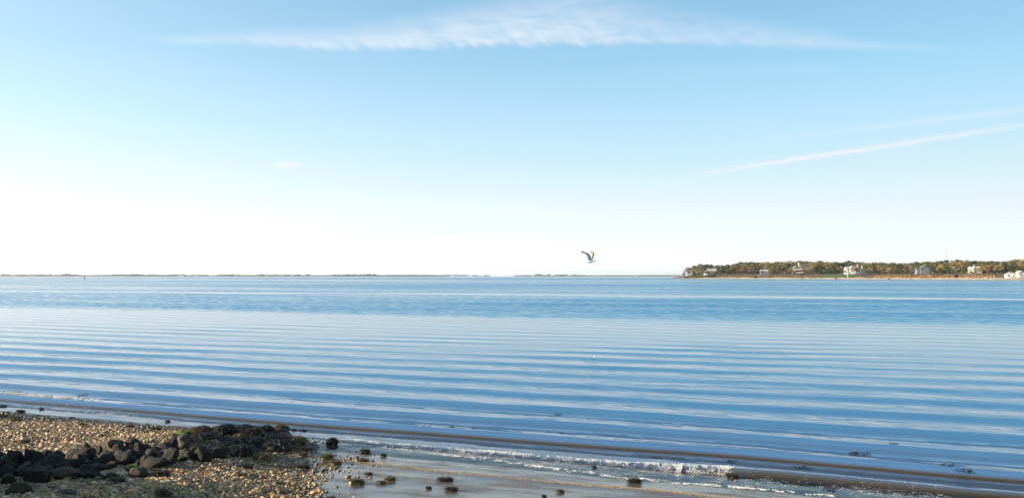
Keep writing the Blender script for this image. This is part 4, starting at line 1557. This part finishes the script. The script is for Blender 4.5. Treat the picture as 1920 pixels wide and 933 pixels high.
for i, (px, w_, hh, d, lab) in enumerate(((338, 16, 6, DF, 'tiny pale house on the far shore farthest left of them'), (366, 12, 4, DF, 'tiny low pale house on the far shore, second from the left'), (487, 10, 6.5, DF, 'tiny tall grey house on the far shore in dark trees'),
                                         (629, 11, 5, DF, 'tiny pale house on the far shore right of the tall grey one'), (1011, 12, 7, DF * 1.15, 'tiny grey house at the left of the far spit'), (1030, 10, 6, DF * 1.15, 'tiny grey house in the middle of the far spit'),
                                         (1046, 14, 5, DF * 1.15, 'tiny wide grey house on the far spit beside the middle one'), (1077, 12, 5.5, DF * 1.15, 'tiny grey house on the far spit, nearest below the gull'))):
    h = empty('far_house', (fx(px, d), d + 12, 1.0))
    tag(h, lab, 'house', 'distant houses on the far shore')
    gable_block(h, 0, 0, w_, 9, hh * .65, hh * .35, M['bluegrey'] if 'grey' in lab else M['cream'], M['roof'], False)

# ------------------------------------------------------------------ gulls
def gull_mesh():
    V, Fc, mi = [], [], []
    sec = [(-.31, .004, .004, .028), (-.25, .012, .045, .022), (-.17, .034, .042, .012), (-.08, .056, .056, .0), (.02, .064, .064, -.004), (.11, .056, .058, .0), (.17, .040, .042, .012), (.205, .034, .036, .022), (.24, .033, .034, .028), (.272, .022, .022, .026), (.285, .010, .011, .022), (.315, .008, .009, .018), (.335, .002, .003, .012)]
    seg = 12
    for (x, rz, ry, cz) in sec:
        for k in range(seg):
            a = 6.2832 * k / seg
            V.append((x, math.cos(a) * ry, cz + math.sin(a) * rz))
    for i in range(len(sec) - 1):
        for k in range(seg):
            Fc.append((i * seg + k, i * seg + (k + 1) % seg, (i + 1) * seg + (k + 1) % seg, (i + 1) * seg + k))
            zc = math.sin(6.2832 * (k + .5) / seg)
            mi.append(2 if i >= 10 else (0 if i > 0 else 0))
    # tail fan
    b = len(V)
    V += [(-.24, -.035, .03), (-.24, .035, .03), (-.36, .06, .03), (-.36, -.06, .03), (-.24, -.035, .022), (-.24, .035, .022), (-.36, .06, .024), (-.36, -.06, .024)]
    for f in ((0, 1, 2, 3), (7, 6, 5, 4), (0, 3, 7, 4), (1, 5, 6, 2), (3, 2, 6, 7), (0, 4, 5, 1)):
        Fc.append(tuple(b + i for i in f))
        mi.append(0)

    def wing(stations, side):
        """stations: leading point, trailing point; top and under skins with a small thickness"""
        b = len(V)
        nst = len(stations)
        for (le, te) in stations:
            le, te = Vector(le), Vector(te)
            te = te + (te - le) * .38
            mid = le.lerp(te, .35)
            nrm = Vector((0, -side, 0)) * .014
            for q in (le, mid + nrm, te, mid - nrm * .3):
                V.append(q[:])
        for i in range(nst - 1):
            for k in range(4):
                Fc.append((b + i * 4 + k, b + i * 4 + (k + 1) % 4, b + (i + 1) * 4 + (k + 1) % 4, b + (i + 1) * 4 + k))
                under = (k in (0, 1))
                tip = i >= nst - 3
                mi.append(3 if tip else (1 if under else 4))
        Fc.append(tuple(b + (nst - 1) * 4 + k for k in range(4)))
        mi.append(3)

    # near wing (towards -y), raised and swept back
    wing([((.11, -.04, .03), (-.09, -.045, .02)), ((.10, -.07, .12), (-.10, -.075, .09)), ((.085, -.12, .21), (-.115, -.12, .19)), ((.055, -.17, .29), (-.13, -.17, .26)), ((-.02, -.22, .335), (-.15, -.21, .30)), ((-.14, -.27, .385), (-.22, -.26, .355)), ((-.25, -.30, .415), (-.28, -.30, .40)), ((-.33, -.32, .435), (-.335, -.32, .432))], -1)
    # far wing (towards +y), raised more upright
    wing([((.15, .04, .03), (.0, .045, .02)), ((.17, .07, .13), (.0, .075, .10)), ((.20, .13, .22), (.03, .13, .19)), ((.225, .20, .30), (.05, .20, .27)), ((.205, .27, .36), (.06, .27, .33)), ((.16, .33, .40), (.06, .33, .375)), ((.10, .37, .42), (.05, .37, .405)), ((.045, .40, .425), (.04, .40, .42))], 1)
    me = bpy.data.meshes.new('gull')
    me.from_pydata(V, [], Fc)
    for i, p in enumerate(me.polygons):
        p.material_index = mi[i]
        p.use_smooth = True
    for m_ in (simple('gull_white', (.78, .77, .74), .7, .06, 8), simple('gull_underwing', (.56, .42, .29), .7, .25, 12), simple('gull_bill', (.30, .24, .12), .5, .2, 8), simple('gull_wingtip', (.05, .045, .045), .7, .2, 8), simple('gull_mantle', (.55, .55, .56), .7, .1, 8)):
        me.materials.append(m_)
    return me


gm = gull_mesh()
dg = 32.0
g = link('gull', gm, None, (fx(1104, dg), dg, CAMH + (516.5 - 490) / F * dg), -.15)
tag(g, 'white gull with raised dark tipped wings flying low over the bay', 'bird')
dg = 420.0
g2 = link('gull', gm, None, (fx(164, dg), dg, CAMH + (516.5 - 437) / F * dg), 2.5)
tag(g2, 'tiny dark bird far off high in the pale sky at the left', 'bird')
dd = ray(1115, 670)
tt_ = -CAMH / dd.z
fl = link('foam_lump', join_np('foam_lump', [mound(.10, .07, .04, 5, 2)], M['foam']), None, (dd.x * tt_, dd.y * tt_, 0.0))
tag(fl, 'tiny white speck floating in the middle of the calm water', 'foam')

# ------------------------------------------------------------------ the air over the bay
V, Fc = [], []
hb_ = MB().box((0, 4300, 20), (26000, 9400, 56))
hm = bpy.data.materials.new('sea_haze')
hm.use_nodes = True
hn = NT(hm.node_tree)
hm.node_tree.nodes.remove(hm.node_tree.nodes['Principled BSDF'])
pv = hn.n('ShaderNodeVolumePrincipled')
pv.inputs['Color'].default_value = (.86, .92, 1.0, 1)
pv.inputs['Density'].default_value = .00010
pv.inputs['Anisotropy'].default_value = .3
hn.put(hm.node_tree.nodes['Material Output'].inputs['Volume'], pv.outputs[0])
tag(hb_.build('haze', hm), 'thin sea haze over the bay', None, None, 'stuff')
